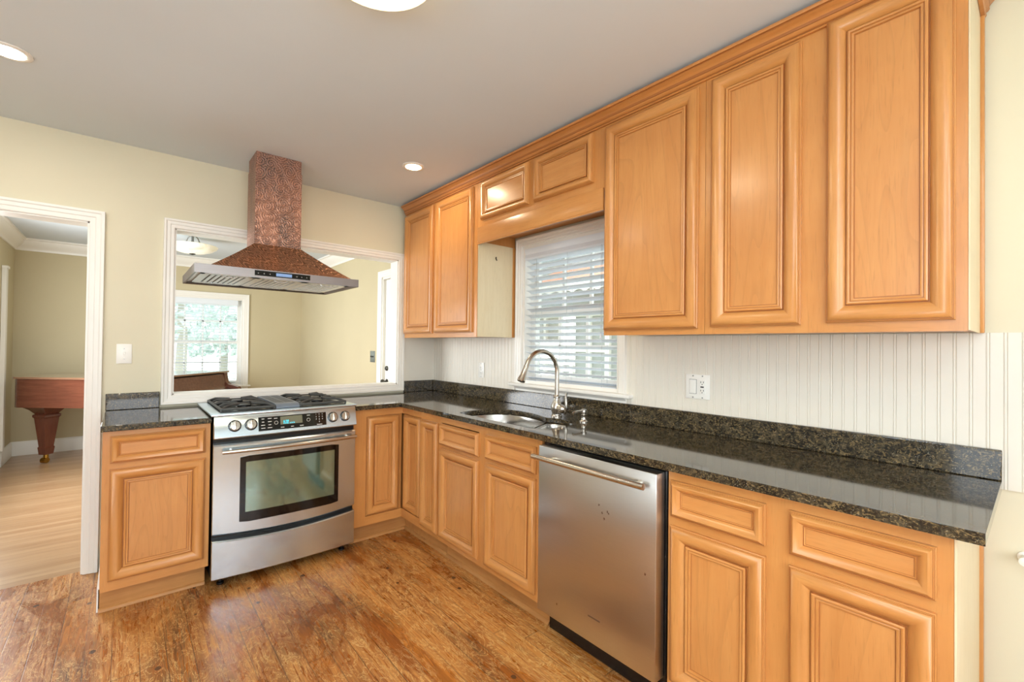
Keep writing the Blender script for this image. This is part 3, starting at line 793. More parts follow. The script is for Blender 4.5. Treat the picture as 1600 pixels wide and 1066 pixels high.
mb = MB(); mb.tube([(1.098, -0.185, 1.913), (1.103, -0.185, 1.914), (1.106, -0.19, 1.908), (1.106, -0.186, 1.898), (1.105, -0.180, 1.893)], 0.0035, 8); part(mb, 'hook', M['bronze'], c1)
c2 = thing('wall_cabinet', 'short wall cabinet with two small doors bridging over the window', 'cabinet', (1.61, -0.16, 1.98), 'R', 'honey maple wall cabinets')
part(B(1.099, 2.130, UY + 0.02, -0.010, 2.07, UT - 0.002), 'carcass', M['wood_v'], c2)
face_frame(c2, 1.095, 2.134, 2.07, UT, UY, 0.019, [(1.095, 1.16), (1.59, 1.65), (2.06, 2.134)], [(2.07, 2.15), (2.36, UT)])
for a, b in ((1.140, 1.597), (1.643, 2.068)): front_of(c2, 'door', a, b, 2.128, 2.376, UY, horiz=True, prof=[(p[0] * 0.78, *p[1:]) for p in DOOR])
mb = MB(); mb.box(1.106, 2.132, UY - 0.012, UY - 0.0005, 1.985, 2.085, bev=0.002); mb.box(1.106, 2.132, UY - 0.010, UY + 0.004, 1.977, 1.986)
part(mb, 'valance_board', M['wood_h'], c2)
c3 = wall_cabinet('tall single-door wall cabinet just right of the window', 2.1355, 2.634, UB, [(2.142, 2.609, 1.394, 2.371)], [(2.1355, 2.165), (2.59, 2.634)], [(UB, 1.42), (2.36, UT)])
c4 = wall_cabinet('largest tall wall cabinet at the right end with two doors', 2.6355, 3.376, UB, [(2.661, 2.974, 1.398, 2.372), (3.047, 3.352, 1.402, 2.390)], [(2.6355, 2.68), (2.955, 3.065), (3.335, 3.376)], [(UB, 1.42), (2.36, UT)])
part(B(3.3765, 3.380, UY + 0.004, -0.030, UB + 0.002, UT - 0.02), 'end_panel', M['sheen_side'], c4)['label'] = 'maple end panel with sheen painted as pale cream'
part(B(3.3765, 3.390, -0.030, -0.010, UB + 0.002, UT - 0.05, bev=0.004), 'scribe_moulding', M['wood_v'], c4)
mb = MB()
CRN = [(0.0005, 2.384), (0.010, 2.384), (0.013, 2.388), (0.010, 2.392), (0.007, 2.394), (0.010, 2.397), (0.016, 2.400), (0.020, 2.406), (0.018, 2.410), (0.021, 2.418), (0.030, 2.429), (0.042, 2.435), (0.042, 2.438), (0.047, 2.440), (0.050, 2.446), (0.047, 2.453), (0.0005, 2.453)]
mb.sweep([(-0.011, -3.3805), (UY, -3.3805), (UY, -0.086)], CRN, lambda x, y, h: (x, y, h), pm={3: 1, 4: 1, 7: 1, 8: 1, 11: 1, 12: 1})
tag(mb.build('crown_moulding', [M['crown'], M['glaze']], origin=(UY, -1.7, 2.388)), 'stepped maple crown moulding along the tops of the wall cabinets', 'moulding')

# ================================================================== COUNTERTOPS AND SINK
CT = 0.914
def counter_obj(mb, name, parent):
    o = part(mb, name, M['granite'], parent, smooth=30)
    bv = o.modifiers.new('ease', 'BEVEL'); bv.width = 0.003; bv.segments = 2; bv.limit_method = 'ANGLE'; bv.angle_limit = radians(50)
    return o
tl = thing('countertop', 'short dark granite countertop piece left of the range', 'countertop', (-1.95, -0.3, 0.885))
mb = MB(); mb.holed([(-2.1715, -0.647), (-1.7345, -0.647), (-1.7345, -0.0005), (-2.1715, -0.0005)], [], 0.8852, CT); counter_obj(mb, 'slab', tl)
counter_obj(B(-2.1715, -1.9265, -0.021, -0.0005, CT + 0.0005, 1.010), 'backsplash', tl)
tr = thing('countertop', 'long L-shaped dark granite countertop holding the sink', 'countertop', (-0.4, -1.7, 0.885))
HOLE = [(1.30, -.586), (1.262, -.575), (1.240, -.53), (1.235, -.46), (1.248, -.38), (1.285, -.30), (1.345, -.252), (1.43, -.236), (1.53, -.240), (1.62, -.262), (1.68, -.283), (1.712, -.286), (1.735, -.268), (1.77, -.258), (1.84, -.260), (1.905, -.283), (1.94, -.32), (1.952, -.40), (1.948, -.50), (1.925, -.56), (1.88, -.584)]
mb = MB(); mb.holed([(-0.9555, -0.0005), (-0.9555, -0.647), (-0.647, -0.647), (-0.647, -3.427), (-0.009, -3.427), (-0.009, -0.0005)], [[(d, -l) for l, d in HOLE]], 0.8852, CT)
counter_obj(mb, 'slab', tr)
counter_obj(B(-0.3015, -0.030, -0.027, -0.0065, CT + 0.0005, 1.008), 'backsplash', tr)
counter_obj(B(-0.029, -0.009, -3.427, -0.0065, CT + 0.0005, 1.0085), 'backsplash', tr)

BIG = [(1.265, -.580), (1.236, -.53), (1.228, -.46), (1.240, -.375), (1.28, -.29), (1.345, -.243), (1.43, -.227), (1.53, -.231), (1.62, -.254), (1.685, -.278), (1.705, -.30), (1.73, -.36), (1.78, -.46), (1.835, -.56), (1.83, -.592), (1.30, -.594)]
SML = [(1.728, -.282), (1.765, -.250), (1.84, -.251), (1.91, -.275), (1.95, -.315), (1.962, -.40), (1.957, -.50), (1.932, -.565), (1.885, -.592), (1.862, -.575), (1.81, -.47), (1.757, -.365), (1.73, -.31)]
sk = thing('kitchen_sink', 'stainless steel undermount double bowl sink below the faucet', 'sink', (1.6, -0.42, 0.66), 'R')
def bowl(poly, depth, name, ztop=0.8845):
    cx = sum(p[0] for p in poly) / len(poly); cy = sum(p[1] for p in poly) / len(poly)
    sh = lambda k, z: [(cx + (p[0] - cx) * k, cy + (p[1] - cy) * k, z) for p in poly]
    mb = MB(); mb.loft([sh(1.0, ztop), sh(0.985, ztop - 0.006), sh(0.96, ztop - depth * 0.6), sh(0.93, ztop - depth * 0.9), sh(0.86, ztop - depth), sh(0.1, ztop - depth - 0.004)], 0, cap=False)
    mb.face(sh(0.1, ztop - depth - 0.004))
    o = part(mb, name, M['sink'], sk, smooth=60)
    sm = o.modifiers.new('thick', 'SOLIDIFY'); sm.thickness = 0.0015
    mb = MB(); mb.lathe([(0.04, 0.003), (0.036, 0.005), (0.03, 0.001), (0.005, 0.0)], (cx, cy, ztop - depth - 0.003), 20); part(mb, 'drain', M['screw'], o)
bowl(BIG, 0.20, 'large_bowl'); bowl(SML, 0.15, 'small_bowl')
mb = MB(); mb.tube([(1.716, -.295, 0.879), (1.743, -.36, 0.879), (1.795, -.465, 0.879), (1.848, -.57, 0.879)], 0.006, 10); part(mb, 'divider_rim', M['nickel'], sk)

fc = thing('faucet', 'satin nickel gooseneck faucet with pull-down spray behind the sink', 'faucet', (1.712, -0.215, CT), 'R')
F0 = Vector((1.712, -0.215, 0))
mb = MB(); mb.lathe([(0.031, CT + 0.0005), (0.031, 0.922), (0.027, 0.926), (0.026, 0.934), (0.030, 0.945), (0.033, 0.962), (0.031, 0.980), (0.024, 0.998), (0.018, 1.012), (0.0165, 1.020), (0.0205, 1.024), (0.0205, 1.030), (0.0165, 1.034), (0.0145, 1.04)], F0, 24); part(mb, 'body', M['nickel'], fc)
mb = MB(); arc = [(F0.x, F0.y, 1.035), (F0.x, F0.y, 1.10), (F0.x, F0.y, 1.165)]
Rr = 0.122
for k in range(1, 14):
    a = radians(160) * k / 13; arc.append((F0.x, F0.y - Rr + Rr * cos(a), 1.165 + Rr * sin(a)))
mb.tube(arc, 0.0125, 16); part(mb, 'spout', M['nickel'], fc)
e = Vector(arc[-1]); dr = (e - Vector(arc[-2])).normalized()
mb = MB(); mb.tube([e - dr * 0.004, e + dr * 0.006, e + dr * 0.012, e + dr * 0.055, e + dr * 0.085, e + dr * 0.09], [0.0135, 0.0145, 0.0135, 0.0165, 0.0225, 0.020], 18); part(mb, 'spray_head', M['nickel'], fc)
mb = MB(); mb.lathe([(0.026, 0.0), (0.027, 0.02), (0.026, 0.040), (0.021, 0.056), (0.012, 0.066)], (F0.x, F0.y, 0.962), 18, ax='x'); part(mb, 'valve_housing', M['nickel'], fc)
mb = MB(); mb.tube([(F0.x + 0.060, F0.y, 0.938), (F0.x + 0.072, F0.y - 0.002, 0.950), (F0.x + 0.078, F0.y - 0.004, 0.975), (F0.x + 0.075, F0.y - 0.004, 1.005), (F0.x + 0.073, F0.y - 0.004, 1.035), (F0.x + 0.080, F0.y - 0.004, 1.058)], [0.006, 0.0075, 0.0085, 0.008, 0.007, 0.006], 12); part(mb, 'lever', M['nickel'], fc)
sd = thing('soap_dispenser', 'small satin nickel soap dispenser pump right of the faucet', 'soap dispenser', (1.925, -0.23, CT), 'R')
mb = MB(); mb.lathe([(0.023, CT + 0.0005), (0.023, 0.919), (0.016, 0.924), (0.013, 0.932), (0.013, 0.950), (0.015, 0.953)], (1.925, -0.23, 0), 18); part(mb, 'base', M['nickel'], sd)
mb = MB(); mb.lathe([(0.009, 0.953), (0.010, 0.965), (0.016, 0.968), (0.016, 0.978), (0.010, 0.983), (0.003, 0.984)], (1.925, -0.23, 0), 18); part(mb, 'pump_cap', M['nickel'], sd)
mb = MB(); mb.tube([(1.925, -0.235, 0.974), (1.925, -0.285, 0.974), (1.925, -0.312, 0.971), (1.925, -0.318, 0.966)], [0.007, 0.006, 0.0055, 0.005], 10); part(mb, 'nozzle', M['nickel'], sd)

# ================================================================== DISHWASHER
dw = thing('dishwasher', 'stainless steel dishwasher with bar handle between two base cabinets', 'dishwasher', (2.33, -0.35, 0), 'R')
part(B(2.012, 2.636, -0.605, -0.03, 0.131, 0.872), 'tub_housing', M['black'], dw)
mb = MB(); mb.box(2.032, 2.628, -0.662, -0.607, 0.135, 0.868, bev=0.004); d = part(mb, 'door', M['steel_dw'], dw)
mb = MB(); mb.box(2.325, 2.385, -0.6626, -0.6618, 0.235, 0.241); part(mb, 'nameplate', M['screw'], d)
mb = MB(); mb.tube([(2.036, -0.706, 0.826), (2.604, -0.706, 0.826)], 0.0115, 16); hb = part(mb, 'handle', M['nickel'], d); hb['label'] = 'round bar handle'
for u in (2.13, 2.565):
    mb = MB(); mb.tube([(u, -0.6625, 0.826), (u, -0.704, 0.826)], 0.0075, 12); part(mb, 'handle_post', M['nickel'], hb)
mb = MB(); mb.box(2.012, 2.636, -0.560, -0.540, 0.002, 0.1305); part(mb, 'toe_panel', M['black'], dw)

# ================================================================== RANGE
RX0, RX1 = -1.7265, -0.9695; RC = (RX0 + RX1) / 2
rg = thing('range', 'stainless steel slide-in gas range with black oven window', 'range', (RC, -0.35, 0))
part(B(RX0 + 0.001, RX1 - 0.001, -0.64, -0.03, 0.05, 0.905), 'body', M['black'], rg)
def bowed(x0, x1, z0, z1, yb, yf, bow, top_sag=0.0, bev=0.004, n=20, bot_sag=0.0):
    rings = []
    mb = MB()
    for i in range(n + 1):
        s_ = -1 + 2 * i / n; x = x0 + (x1 - x0) * i / n; y = yf - bow * (1 - s_ * s_); zt = z1 - top_sag * (1 - s_ * s_); zb = z0 - bot_sag * (1 - s_ * s_)
        rings.append([(x, yb, zb), (x, y + bev, zb), (x, y, zb + bev), (x, y, zt - bev), (x, y + bev, zt), (x, yb, zt)])
    mb.loft(rings); return mb
od = part(bowed(RX0, RX1, 0.292, 0.770, -0.642, -0.672, 0.024, 0.0, 0.008, bot_sag=0.020), 'oven_door', M['steel'], rg)
def on_bow(x, yf=-0.672, bow=0.024): s_ = (x - RC) / ((RX1 - RX0) / 2); return yf - bow * (1 - s_ * s_)
def bow_sheet(x0, x1, z0, z1, off, t, n=12, r=0.0):
    mb = MB(); rings = []
    for i in range(n + 1):
        x = x0 + (x1 - x0) * i / n; y = on_bow(x) - off
        e = r if i in (0, n) else 0.0
        rings.append([(x, y, z0 + e), (x, y, z1 - e), (x, y + t, z1 - e), (x, y + t, z0 + e)])
    mb.loft(rings); return mb
wf = part(bow_sheet(-1.606, -1.076, 0.338, 0.698, 0.0015, 0.003, r=0.006), 'window_frame', M['blk_glass'], od)
part(bow_sheet(-1.578, -1.102, 0.392, 0.664, 0.0022, 0.003), 'window_glass', M['oven_glass'], wf)
mb = MB(); pts = []
for i in range(17):
    x = RX0 + 0.034 + (RX1 - RX0 - 0.042) * i / 16; pts.append((x, on_bow(x) - 0.038, 0.735))
mb.tube(pts, 0.011, 14); oh = part(mb, 'handle', M['nickel'], od)
for x in (RX0 + 0.075, RX1 - 0.05):
    mb = MB(); mb.tube([(x, on_bow(x) + 0.002, 0.735), (x, on_bow(x) - 0.036, 0.735)], 0.008, 10); part(mb, 'handle_post', M['nickel'], oh)
part(bowed(RX0, RX1, 0.055, 0.262, -0.642, -0.674, 0.022, 0.018, 0.006), 'storage_drawer', M['steel'], rg)
for x in (RX0 + 0.05, RX1 - 0.05):
    mb = MB(); mb.lathe([(0.018, 0.0015), (0.018, 0.012), (0.010, 0.016), (0.010, 0.052)], (x, -0.60, 0), 14); part(mb, 'foot', M['black'], rg)
# control panel (leaning back) : profile extruded in x
CP = [(-0.642, 0.800), (-0.690, 0.803), (-0.692, 0.808), (-0.668, 0.908), (-0.660, 0.918), (-0.642, 0.918)]
mb = MB(); mb.prism(CP, lambda p, q, a: (a, p, q), RX0, RX1); cp = part(mb, 'control_panel', M['steel'], rg)
def cpy(z): return -0.692 + (z - 0.808) / 0.100 * 0.024
TILT = -atan2(0.024, 0.1)
def slab_on_panel(x0, x1, z0, z1, off=0.0008, t=0.001):
    mb = MB(); mb.add([(x, cpy(z) - off + d, z) for d in (0, t) for z in (z0, z1) for x in (x0, x1)], [(0, 1, 3, 2), (4, 6, 7, 5), (0, 4, 5, 1), (2, 3, 7, 6), (0, 2, 6, 4), (1, 5, 7, 3)]); return mb
kp = part(slab_on_panel(-1.520, -1.154, 0.8235, 0.898, 0.001, 0.0015), 'touch_panel', M['blk_glass'], cp)
part(slab_on_panel(-1.408, -1.290, 0.849, 0.893, 0.0016, 0.001), 'display', M['screen_green'], kp)
text('clock_digits', '6:58', 0.017, (-1.393, cpy(0.866) - 0.0022, 0.866), M['glow_cyan'], kp, align='LEFT', tilt=TILT)
text('display_line', 'PANEL LOCK', 0.0105, (-1.393, cpy(0.855) - 0.0022, 0.855), M['glow_cyan'], kp, align='LEFT', tilt=TILT)
for i, row in enumerate(('1 2 3', '4 5 6', '7 8 9', '0')):
    text('key_digits', row.replace(' ', '    '), 0.011, (-1.194, cpy(0.889 - i * 0.0145) - 0.0016, 0.889 - i * 0.0145), M['mark'], kp, tilt=TILT)
for (cx_, cz_, w_) in [(-1.497, 0.888, .014), (-1.497, 0.871, .012), (-1.497, 0.854, .020), (-1.497, 0.838, .020), (-1.463, 0.888, .020), (-1.463, 0.871, .018), (-1.463, 0.854, .014), (-1.463, 0.838, .022), (-1.432, 0.886, .018), (-1.255, 0.888, .018), (-1.398, 0.834, .018), (-1.345, 0.834, .016), (-1.295, 0.834, .020), (-1.194, 0.830, .030)]:
    s2 = slab_on_panel(cx_ - w_ / 2, cx_ + w_ / 2, cz_ - 0.0016, cz_ + 0.0016, 0.0014, 0.0006); part(s2, 'key_print', M['mark'], kp)
for cx_ in (-1.430, -1.256):
    mb = MB(); mb.tube([(cx_ + 0.009 * cos(a * pi / 12), cpy(0.862 + 0.009 * sin(a * pi / 12)) - 0.0012, 0.862 + 0.009 * sin(a * pi / 12)) for a in range(24)], 0.0010, 6, closed=True)
    part(mb, 'key_ring', M['mark'], kp)
for cx_ in (-1.634, -1.556, -1.114, -1.040):
    cz_ = 0.864; yb = cpy(cz_)
    Rm = Matrix.Translation((cx_, yb, cz_)) @ Matrix.Rotation(-TILT * -1, 4, 'X')
    mb = MB(); mb.lathe([(0.0315, 0.0), (0.0315, -0.004), (0.028, -0.006)], (0, 0, 0), 24, ax='y'); mb.v = [tuple(Rm @ Vector(p)) for p in mb.v]; bz = part(mb, 'knob', M['black'], cp)
    mb = MB(); mb.lathe([(0.0255, -0.004), (0.025, -0.018), (0.022, -0.022), (0.004, -0.023)], (0, 0, 0), 24, ax='y'); mb.box(-0.005, 0.005, -0.031, -0.018, -0.022, 0.022, bev=0.003)
    mb.v = [tuple(Rm @ Vector(p)) for p in mb.v]; part(mb, 'knob_grip', M['nickel'], bz)
# cooktop
mb = MB(); mb.box(RX0 - 0.013, RX1 + 0.0125, -0.664, -0.045, 0.9185, 0.930, bev=0.004); ck = part(mb, 'cooktop', M['steel'], rg)
part(B(RX0 + 0.035, RX1 - 0.035, -0.60, -0.075, 0.9295, 0.9325), 'burner_well', M['black'], ck)
def grate(x0, x1):
    mb = MB(); y0, y1 = -0.590, -0.085; r = 0.007; zt = 0.957
    ring = [(x0, y0), (x1, y0), (x1, y1), (x0, y1)]
    for (a, b) in zip(ring, ring[1:] + ring[:1]): mb.tube([(a[0], a[1], 0.945), (b[0], b[1], 0.945)], r, 8)
    ym = (y0 + y1) / 2; mb.tube([(x0, ym, 0.945), (x1, ym, 0.945)], r, 8)
    xm = (x0 + x1) / 2
    for yc in ((y0 + ym) / 2, (ym + y1) / 2):
        for a in range(4):
            an = pi / 4 + a * pi / 2
            ex, ey = (x1 - x0) / 2 * (1 if cos(an) > 0 else -1), (ym - y0) / 2 * (1 if sin(an) > 0 else -1)
            mb.tube([(xm + ex, yc + ey, 0.945), (xm + ex * 0.75, yc + ey * 0.75, 0.960), (xm + ex * 0.25, yc + ey * 0.25, 0.962)], [0.006, 0.0075, 0.006], 8)
        for sx in (-1, 1): mb.tube([(xm + sx * (x1 - x0) / 2, yc, 0.945), (xm + sx * (x1 - x0) * 0.40, yc, 0.960), (xm + sx * 0.035, yc, 0.962)], 0.006, 8)
    for (a, b) in ring: mb.tube([(a, b, 0.9325), (a, b, 0.95)], 0.006, 8)
    g = part(mb, 'grate', M['iron'], ck)
    for yc in ((y0 + ym) / 2, (ym + y1) / 2):
        mb = MB(); mb.lathe([(0.045, 0.9325), (0.045, 0.940), (0.036, 0.942), (0.036, 0.950), (0.03, 0.954), (0.004, 0.955)], (xm, yc, 0), 20); part(mb, 'burner', M['black'], ck)
grate(-1.685, -1.420); grate(-1.276, -1.005)
mb = MB()
pr = [(-0.600, 0.9325), (-0.600, 0.940), (-0.585, 0.951), (-0.55, 0.957), (-0.10, 0.957), (-0.085, 0.950), (-0.085, 0.9325)]
mb.prism(pr, lambda p, q, a: (a, p, q), -1.412, -1.284); vg = part(mb, 'vent_grille', plain('grey_enamel', (112, 122, 134), 0.3), ck)
mb = MB()
for i in range(13):
    y = -0.52 + i * 0.033
    for j in range(2): mb.box(-1.402 + j * 0.058, -1.352 + j * 0.058, y, y + 0.015, 0.9566, 0.9574)
part(mb, 'vent_slots', M['slot'], vg)

# ================================================================== RANGE HOOD
HX0, HX1, HY0, HY1 = -1.823, -0.952, -0.645, -0.006; HZ0, HZ1 = 1.681, 1.7285
hd = thing('range_hood', 'embossed copper chimney range hood with steel rim above the range', 'range hood', (-1.378, -0.325, HZ0))
def rect(x0, x1, y0, y1, z): return [(x0, y0, z), (x1, y0, z), (x1, y1, z), (x0, y1, z)]
mb = MB(); t_ = 0.012
mb.loft([rect(HX0 + t_, HX1 - t_, HY0 + t_, HY1 - t_, HZ0 + 0.003), rect(HX0, HX1, HY0, HY1, HZ0), rect(HX0, HX1, HY0, HY1, HZ1), rect(HX0 + 0.02, HX1 - 0.02, HY0 + 0.02, HY1 - 0.02, HZ1 + 0.001), rect(HX0 + 0.02, HX1 - 0.02, HY0 + 0.02, HY1 - 0.02, HZ0 + 0.014), rect(HX0 + t_, HX1 - t_, HY0 + t_, HY1 - t_, HZ0 + 0.003)], cap=False)
rim = part(mb, 'rim', M['steel_hood'], hd, smooth=20)
mb = MB(); mb.box(-1.545, -1.250, HY0 - 0.003, HY0 + 0.001, HZ0 + 0.0125, HZ1 - 0.006); cpn = part(mb, 'control_strip', M['blk_glass'], rim)
part(B(-1.436, -1.352, HY0 - 0.0038, HY0 - 0.002, HZ0 + 0.018, HZ1 - 0.012), 'display', M['screen_blue'], cpn)
for x in (-1.528, -1.498, -1.468, -1.325, -1.298, -1.270):
    mb = MB(); mb.lathe([(0.003, 0.0), (0.003, -0.0012)], (x, HY0 - 0.0025, (HZ0 + HZ1) / 2 + 0.002), 10, ax='y'); part(mb, 'touch_button', M['screw'], cpn)
# canopy: copper pyramid from inset base to chimney
KX0, KX1, KY0, KY1 = -1.510, -1.248, -0.437, -0.215
mb = MB(); rr = []
ca, cb = (HX0 + 0.07, HX1 - 0.03, HY0 + 0.03, HY1 - 0.02), (KX0 - 0.001, KX1 + 0.001, KY0 - 0.001, KY1 + 0.001)
for k in range(9):
    s_ = k / 8; rr.append(rect(*[a + (b - a) * s_ for a, b in zip(ca, cb)], HZ1 + 0.001 + (1.912 - HZ1) * (s_ * 0.9 + 0.1 * s_ * s_)))
mb.loft(rr); part(mb, 'canopy', M['copper_dark'], hd, smooth=15)
part(B(KX0, KX1, KY0, KY1, 1.905, 2.392, bev=0.002, seg=1), 'chimney_lower', M['copper'], hd)
part(B(KX0 + 0.003, KX1 - 0.003, KY0 + 0.003, KY1 - 0.003, 2.38, H - 0.0005, bev=0.002, seg=1), 'chimney_upper', M['copper'], hd)
fx0, fx1 = HX0 + 0.035, HX1 - 0.035; fw = (fx1 - fx0) / 3
part(B(HX0 + 0.021, HX1 - 0.021, HY0 + 0.021, HY1 - 0.021, HZ0 + 0.016, HZ0 + 0.022), 'filter_tray', M['steel_baffle'], hd)
for i in range(3):
    a, b = fx0 + fw * i + 0.004, fx0 + fw * (i + 1) - 0.004; y0, y1 = HY0 + 0.085, HY1 - 0.045
    mb = MB(); z0, z1 = HZ0 + 0.008, HZ0 + 0.0155
    mb.box(a, b, y0, y1, z1 - 0.001, z1, 1)
    for q in ((a, a + 0.018, y0, y1), (b - 0.018, b, y0, y1), (a, b, y0, y0 + 0.035), (a, b, y1 - 0.03, y1)): mb.box(q[0], q[1], q[2], q[3], z0, z1, 0)
    n = 8; p = (b - a - 0.036) / n
    for k in range(n): mb.box(a + 0.018 + p * k + (0.005 if k else 0), a + 0.018 + p * (k + 1) - 0.005 * (k < n - 1), y0 + 0.03, y1 - 0.025, z0, z1, 0)
    fl = part(mb, 'baffle_filter', [M['steel_baffle'], M['slot']], hd)
    mx = (a + b) / 2
    mb = MB(); mb.tube([(mx - 0.035, y0 + 0.018, z0), (mx - 0.03, y0 + 0.010, z0 - 0.010), (mx + 0.03, y0 + 0.010, z0 - 0.010), (mx + 0.035, y0 + 0.018, z0)], 0.0025, 8); part(mb, 'filter_handle', M['steel_baffle'], fl)

# ================================================================== SWITCHES AND OUTLETS
def plate(parent, cx_, cz_, w, h, y=0.0):
    mb = MB(); mb.box(cx_ - w / 2, cx_ + w / 2, y - 0.0055, y - 0.0005, cz_ - h / 2, cz_ + h / 2, bev=0.003)
    return part(mb, 'cover_plate', M['plastic'], parent)
def screws(parent, pts, y):
    for x, z in pts:
        mb = MB(); mb.lathe([(0.0035, 0.0), (0.0032, -0.0012), (0.001, -0.0014)], (x, y, z), 10, ax='y'); part(mb, 'screw', M['screw'], parent)
def receptacle(parent, cx_, cz_, y, decora=False):
    mb = MB(); rr = []
    if decora: mb.box(cx_ - 0.0165, cx_ + 0.0165, y - 0.0025, y, cz_ - 0.034, cz_ + 0.034, bev=0.001)
    else:
        for s_ in (-1, 1): mb.box(cx_ - 0.017, cx_ + 0.017, y - 0.003, y, cz_ + s_ * 0.0195 - 0.014, cz_ + s_ * 0.0195 + 0.014, bev=0.0014)
    rc = part(mb, 'receptacle', M['plastic'], parent)
    mb = MB()
    for s_ in (-1, 1):
        zc = cz_ + s_ * 0.0195
        for dx in (-0.0065, 0.0065): mb.box(cx_ + dx - 0.0012, cx_ + dx + 0.0012, y - 0.0034, y - 0.0026 + (0.0004 if decora else 0), zc - 0.001, zc + 0.007)
        mb.lathe([(0.0024, 0.0), (0.0024, -0.0006)], (cx_, y - 0.0028, zc - 0.007), 8, ax='y')
    if decora: mb.box(cx_ - 0.008, cx_ + 0.008, y - 0.0034, y - 0.0022, cz_ - 0.003, cz_ + 0.003)
    part(mb, 'contact_slots', M['slot'], rc)
s1 = thing('light_switch', 'white toggle light switch on the cream wall beside the doorway', 'light switch', (-2.094, 0, 1.24), 'B')
p_ = plate(s1, -2.094, 1.241, 0.070, 0.115); mb = MB(); mb.box(-2.0985, -2.0895, -0.016, -0.005, 1.236, 1.252, bev=0.002); part(mb, 'toggle', M['plastic'], p_); screws(p_, [(-2.094, 1.241 + 0.03), (-2.094, 1.241 - 0.03)], -0.0055)
s2 = thing('wall_outlet', 'white duplex outlet on the beadboard left of the window', 'outlet', (0.716, -0.008, 1.126), 'R')
p_ = plate(s2, 0.716, 1.126, 0.070, 0.115, -0.0088); receptacle(p_, 0.716, 1.126, -0.0143); screws(p_, [(0.716, 1.126), (0.716, 1.176), (0.716, 1.076)], -0.0143)
s3 = thing('wall_outlet', 'white double-width switch and outlet plate below the tall wall cabinets', 'outlet', (2.442, -0.008, 1.13), 'R')
p_ = plate(s3, 2.442, 1.130, 0.118, 0.116, -0.0088)
part(B(2.4015, 2.4375, -0.0149, -0.0144, 1.0955, 1.1645), 'rocker_outline_shade', M['slot'], p_)  # thin dark slab painted as the shadow outline of the rocker
mb = MB(); mb.box(2.403, 2.436, -0.0175, -0.0145, 1.097, 1.163, bev=0.001); part(mb, 'rocker', M['plastic'], p_)
receptacle(p_, 2.466, 1.130, -0.0143, True); screws(p_, [(2.4195, 1.181), (2.4195, 1.079), (2.466, 1.181), (2.466, 1.079)], -0.0143)
s4 = thing('light_switch', 'dark metal two-gang light switch beside the far glazed door', 'light switch', (-1.31, 0, 1.18), 'R')
mb = MB(); mb.box(-1.375, -1.255, -0.006, -0.0005, 1.115, 1.24, bev=0.002); p_ = part(mb, 'cover_plate', plain('pewter_plate', (140, 146, 140), 0.4, 0.7), s4)
for x in (-1.34, -1.29): part(B(x - 0.004, x + 0.004, -0.016, -0.006, 1.17, 1.186, bev=0.001), 'toggle', M['slot'], p_)
pg = thing('wall_peg', 'small white round peg on the cream wall right of the counter end', 'peg', (3.462, 0, 0.69), 'R')
mb = MB(); mb.lathe([(0.017, -0.0005), (0.017, -0.006), (0.010, -0.010), (0.009, -0.036), (0.014, -0.042), (0.013, -0.052), (0.004, -0.055)], (3.474, 0, 0.69), 16, ax='y'); part(mb, 'peg_knob', M['plastic'], pg)

# ================================================================== LIGHTS
def recessed(label, x, y, mat, col, power):
    t = thing('recessed_light', label, 'ceiling light', (x, y, H), None, 'recessed ceiling lights')
    mb = MB(); mb.lathe([(0.070, H - 0.0005), (0.070, H - 0.004), (0.062, H - 0.007), (0.050, H - 0.006), (0.050, H - 0.0005)], (x, y, 0), 32, cap=False); part(mb, 'trim_ring', M['white'], t)
    mb = MB(); mb.lathe([(0.050, H - 0.0006), (0.049, H - 0.007), (0.034, H - 0.013), (0.006, H - 0.016)], (x, y, 0), 28); part(mb, 'lens', mat, t)
    o = area('recessed_lamp', (x, y, H - 0.022), (0, 0, 0), 0.10, 0.10, power, col, 'DISK'); return t
recessed('lit recessed ceiling light near the cabinet corner, with a warm glow', -0.684, -0.854, M['lens_warm'], (1.0, 0.82, 0.58), 7)
recessed('lit recessed ceiling light at the left edge above the doorway', -2.465, -0.815, M['lens_cool'], (1.0, 0.92, 0.80), 8)
dm = thing('dome_ceiling_light', 'lit round frosted glass dome light on the ceiling at the top edge', 'ceiling light', (-1.548, -2.246, H))
mb = MB(); mb.lathe([(0.178, H - 0.0005), (0.178, H - 0.02), (0.172, H - 0.024)], (-1.548, -2.246, 0), 40); part(mb, 'mounting_pan', M['bronze'], dm)
mb = MB(); mb.lathe([(0.190, H - 0.026), (0.188, H - 0.036), (0.170, H - 0.062), (0.13, H - 0.085), (0.07, H - 0.098), (0.006, H - 0.102)], (-1.548, -2.246, 0), 40); gl_ = part(mb, 'glass_dome', M['dome_glass'], dm)
mb = MB(); mb.lathe([(0.012, H - 0.100), (0.012, H - 0.108), (0.004, H - 0.114)], (-1.548, -2.246, 0), 12); part(mb, 'finial', M['bronze'], dm)
o = area('dome_lamp', (-1.548, -2.246, H - 0.12), (0, 0, 0), 0.3, 0.3, 9, (1.0, 0.88, 0.64), 'DISK')
bx, by = -1.56, 2.40
bl_ = thing('bowl_ceiling_light', 'alabaster bowl ceiling light on curved arms in the far room', 'ceiling light', (bx, by, H))
mb = MB(); mb.lathe([(0.065, H - 0.0005), (0.065, H - 0.012), (0.03, H - 0.025), (0.012, H - 0.03), (0.012, H - 0.20)], (bx, by, 0), 20); part(mb, 'stem', M['screw'], bl_)
for k in range(3):
    a = k * 2 * pi / 3 + 0.35
    mb = MB(); mb.tube([(bx + r_ * cos(a), by + r_ * sin(a), z_) for r_, z_ in ((0.03, H - 0.022), (0.05, H - 0.04), (0.065, H - 0.075), (0.10, H - 0.115), (0.165, H - 0.135))], 0.006, 8); part(mb, 'arm', M['screw'], bl_)
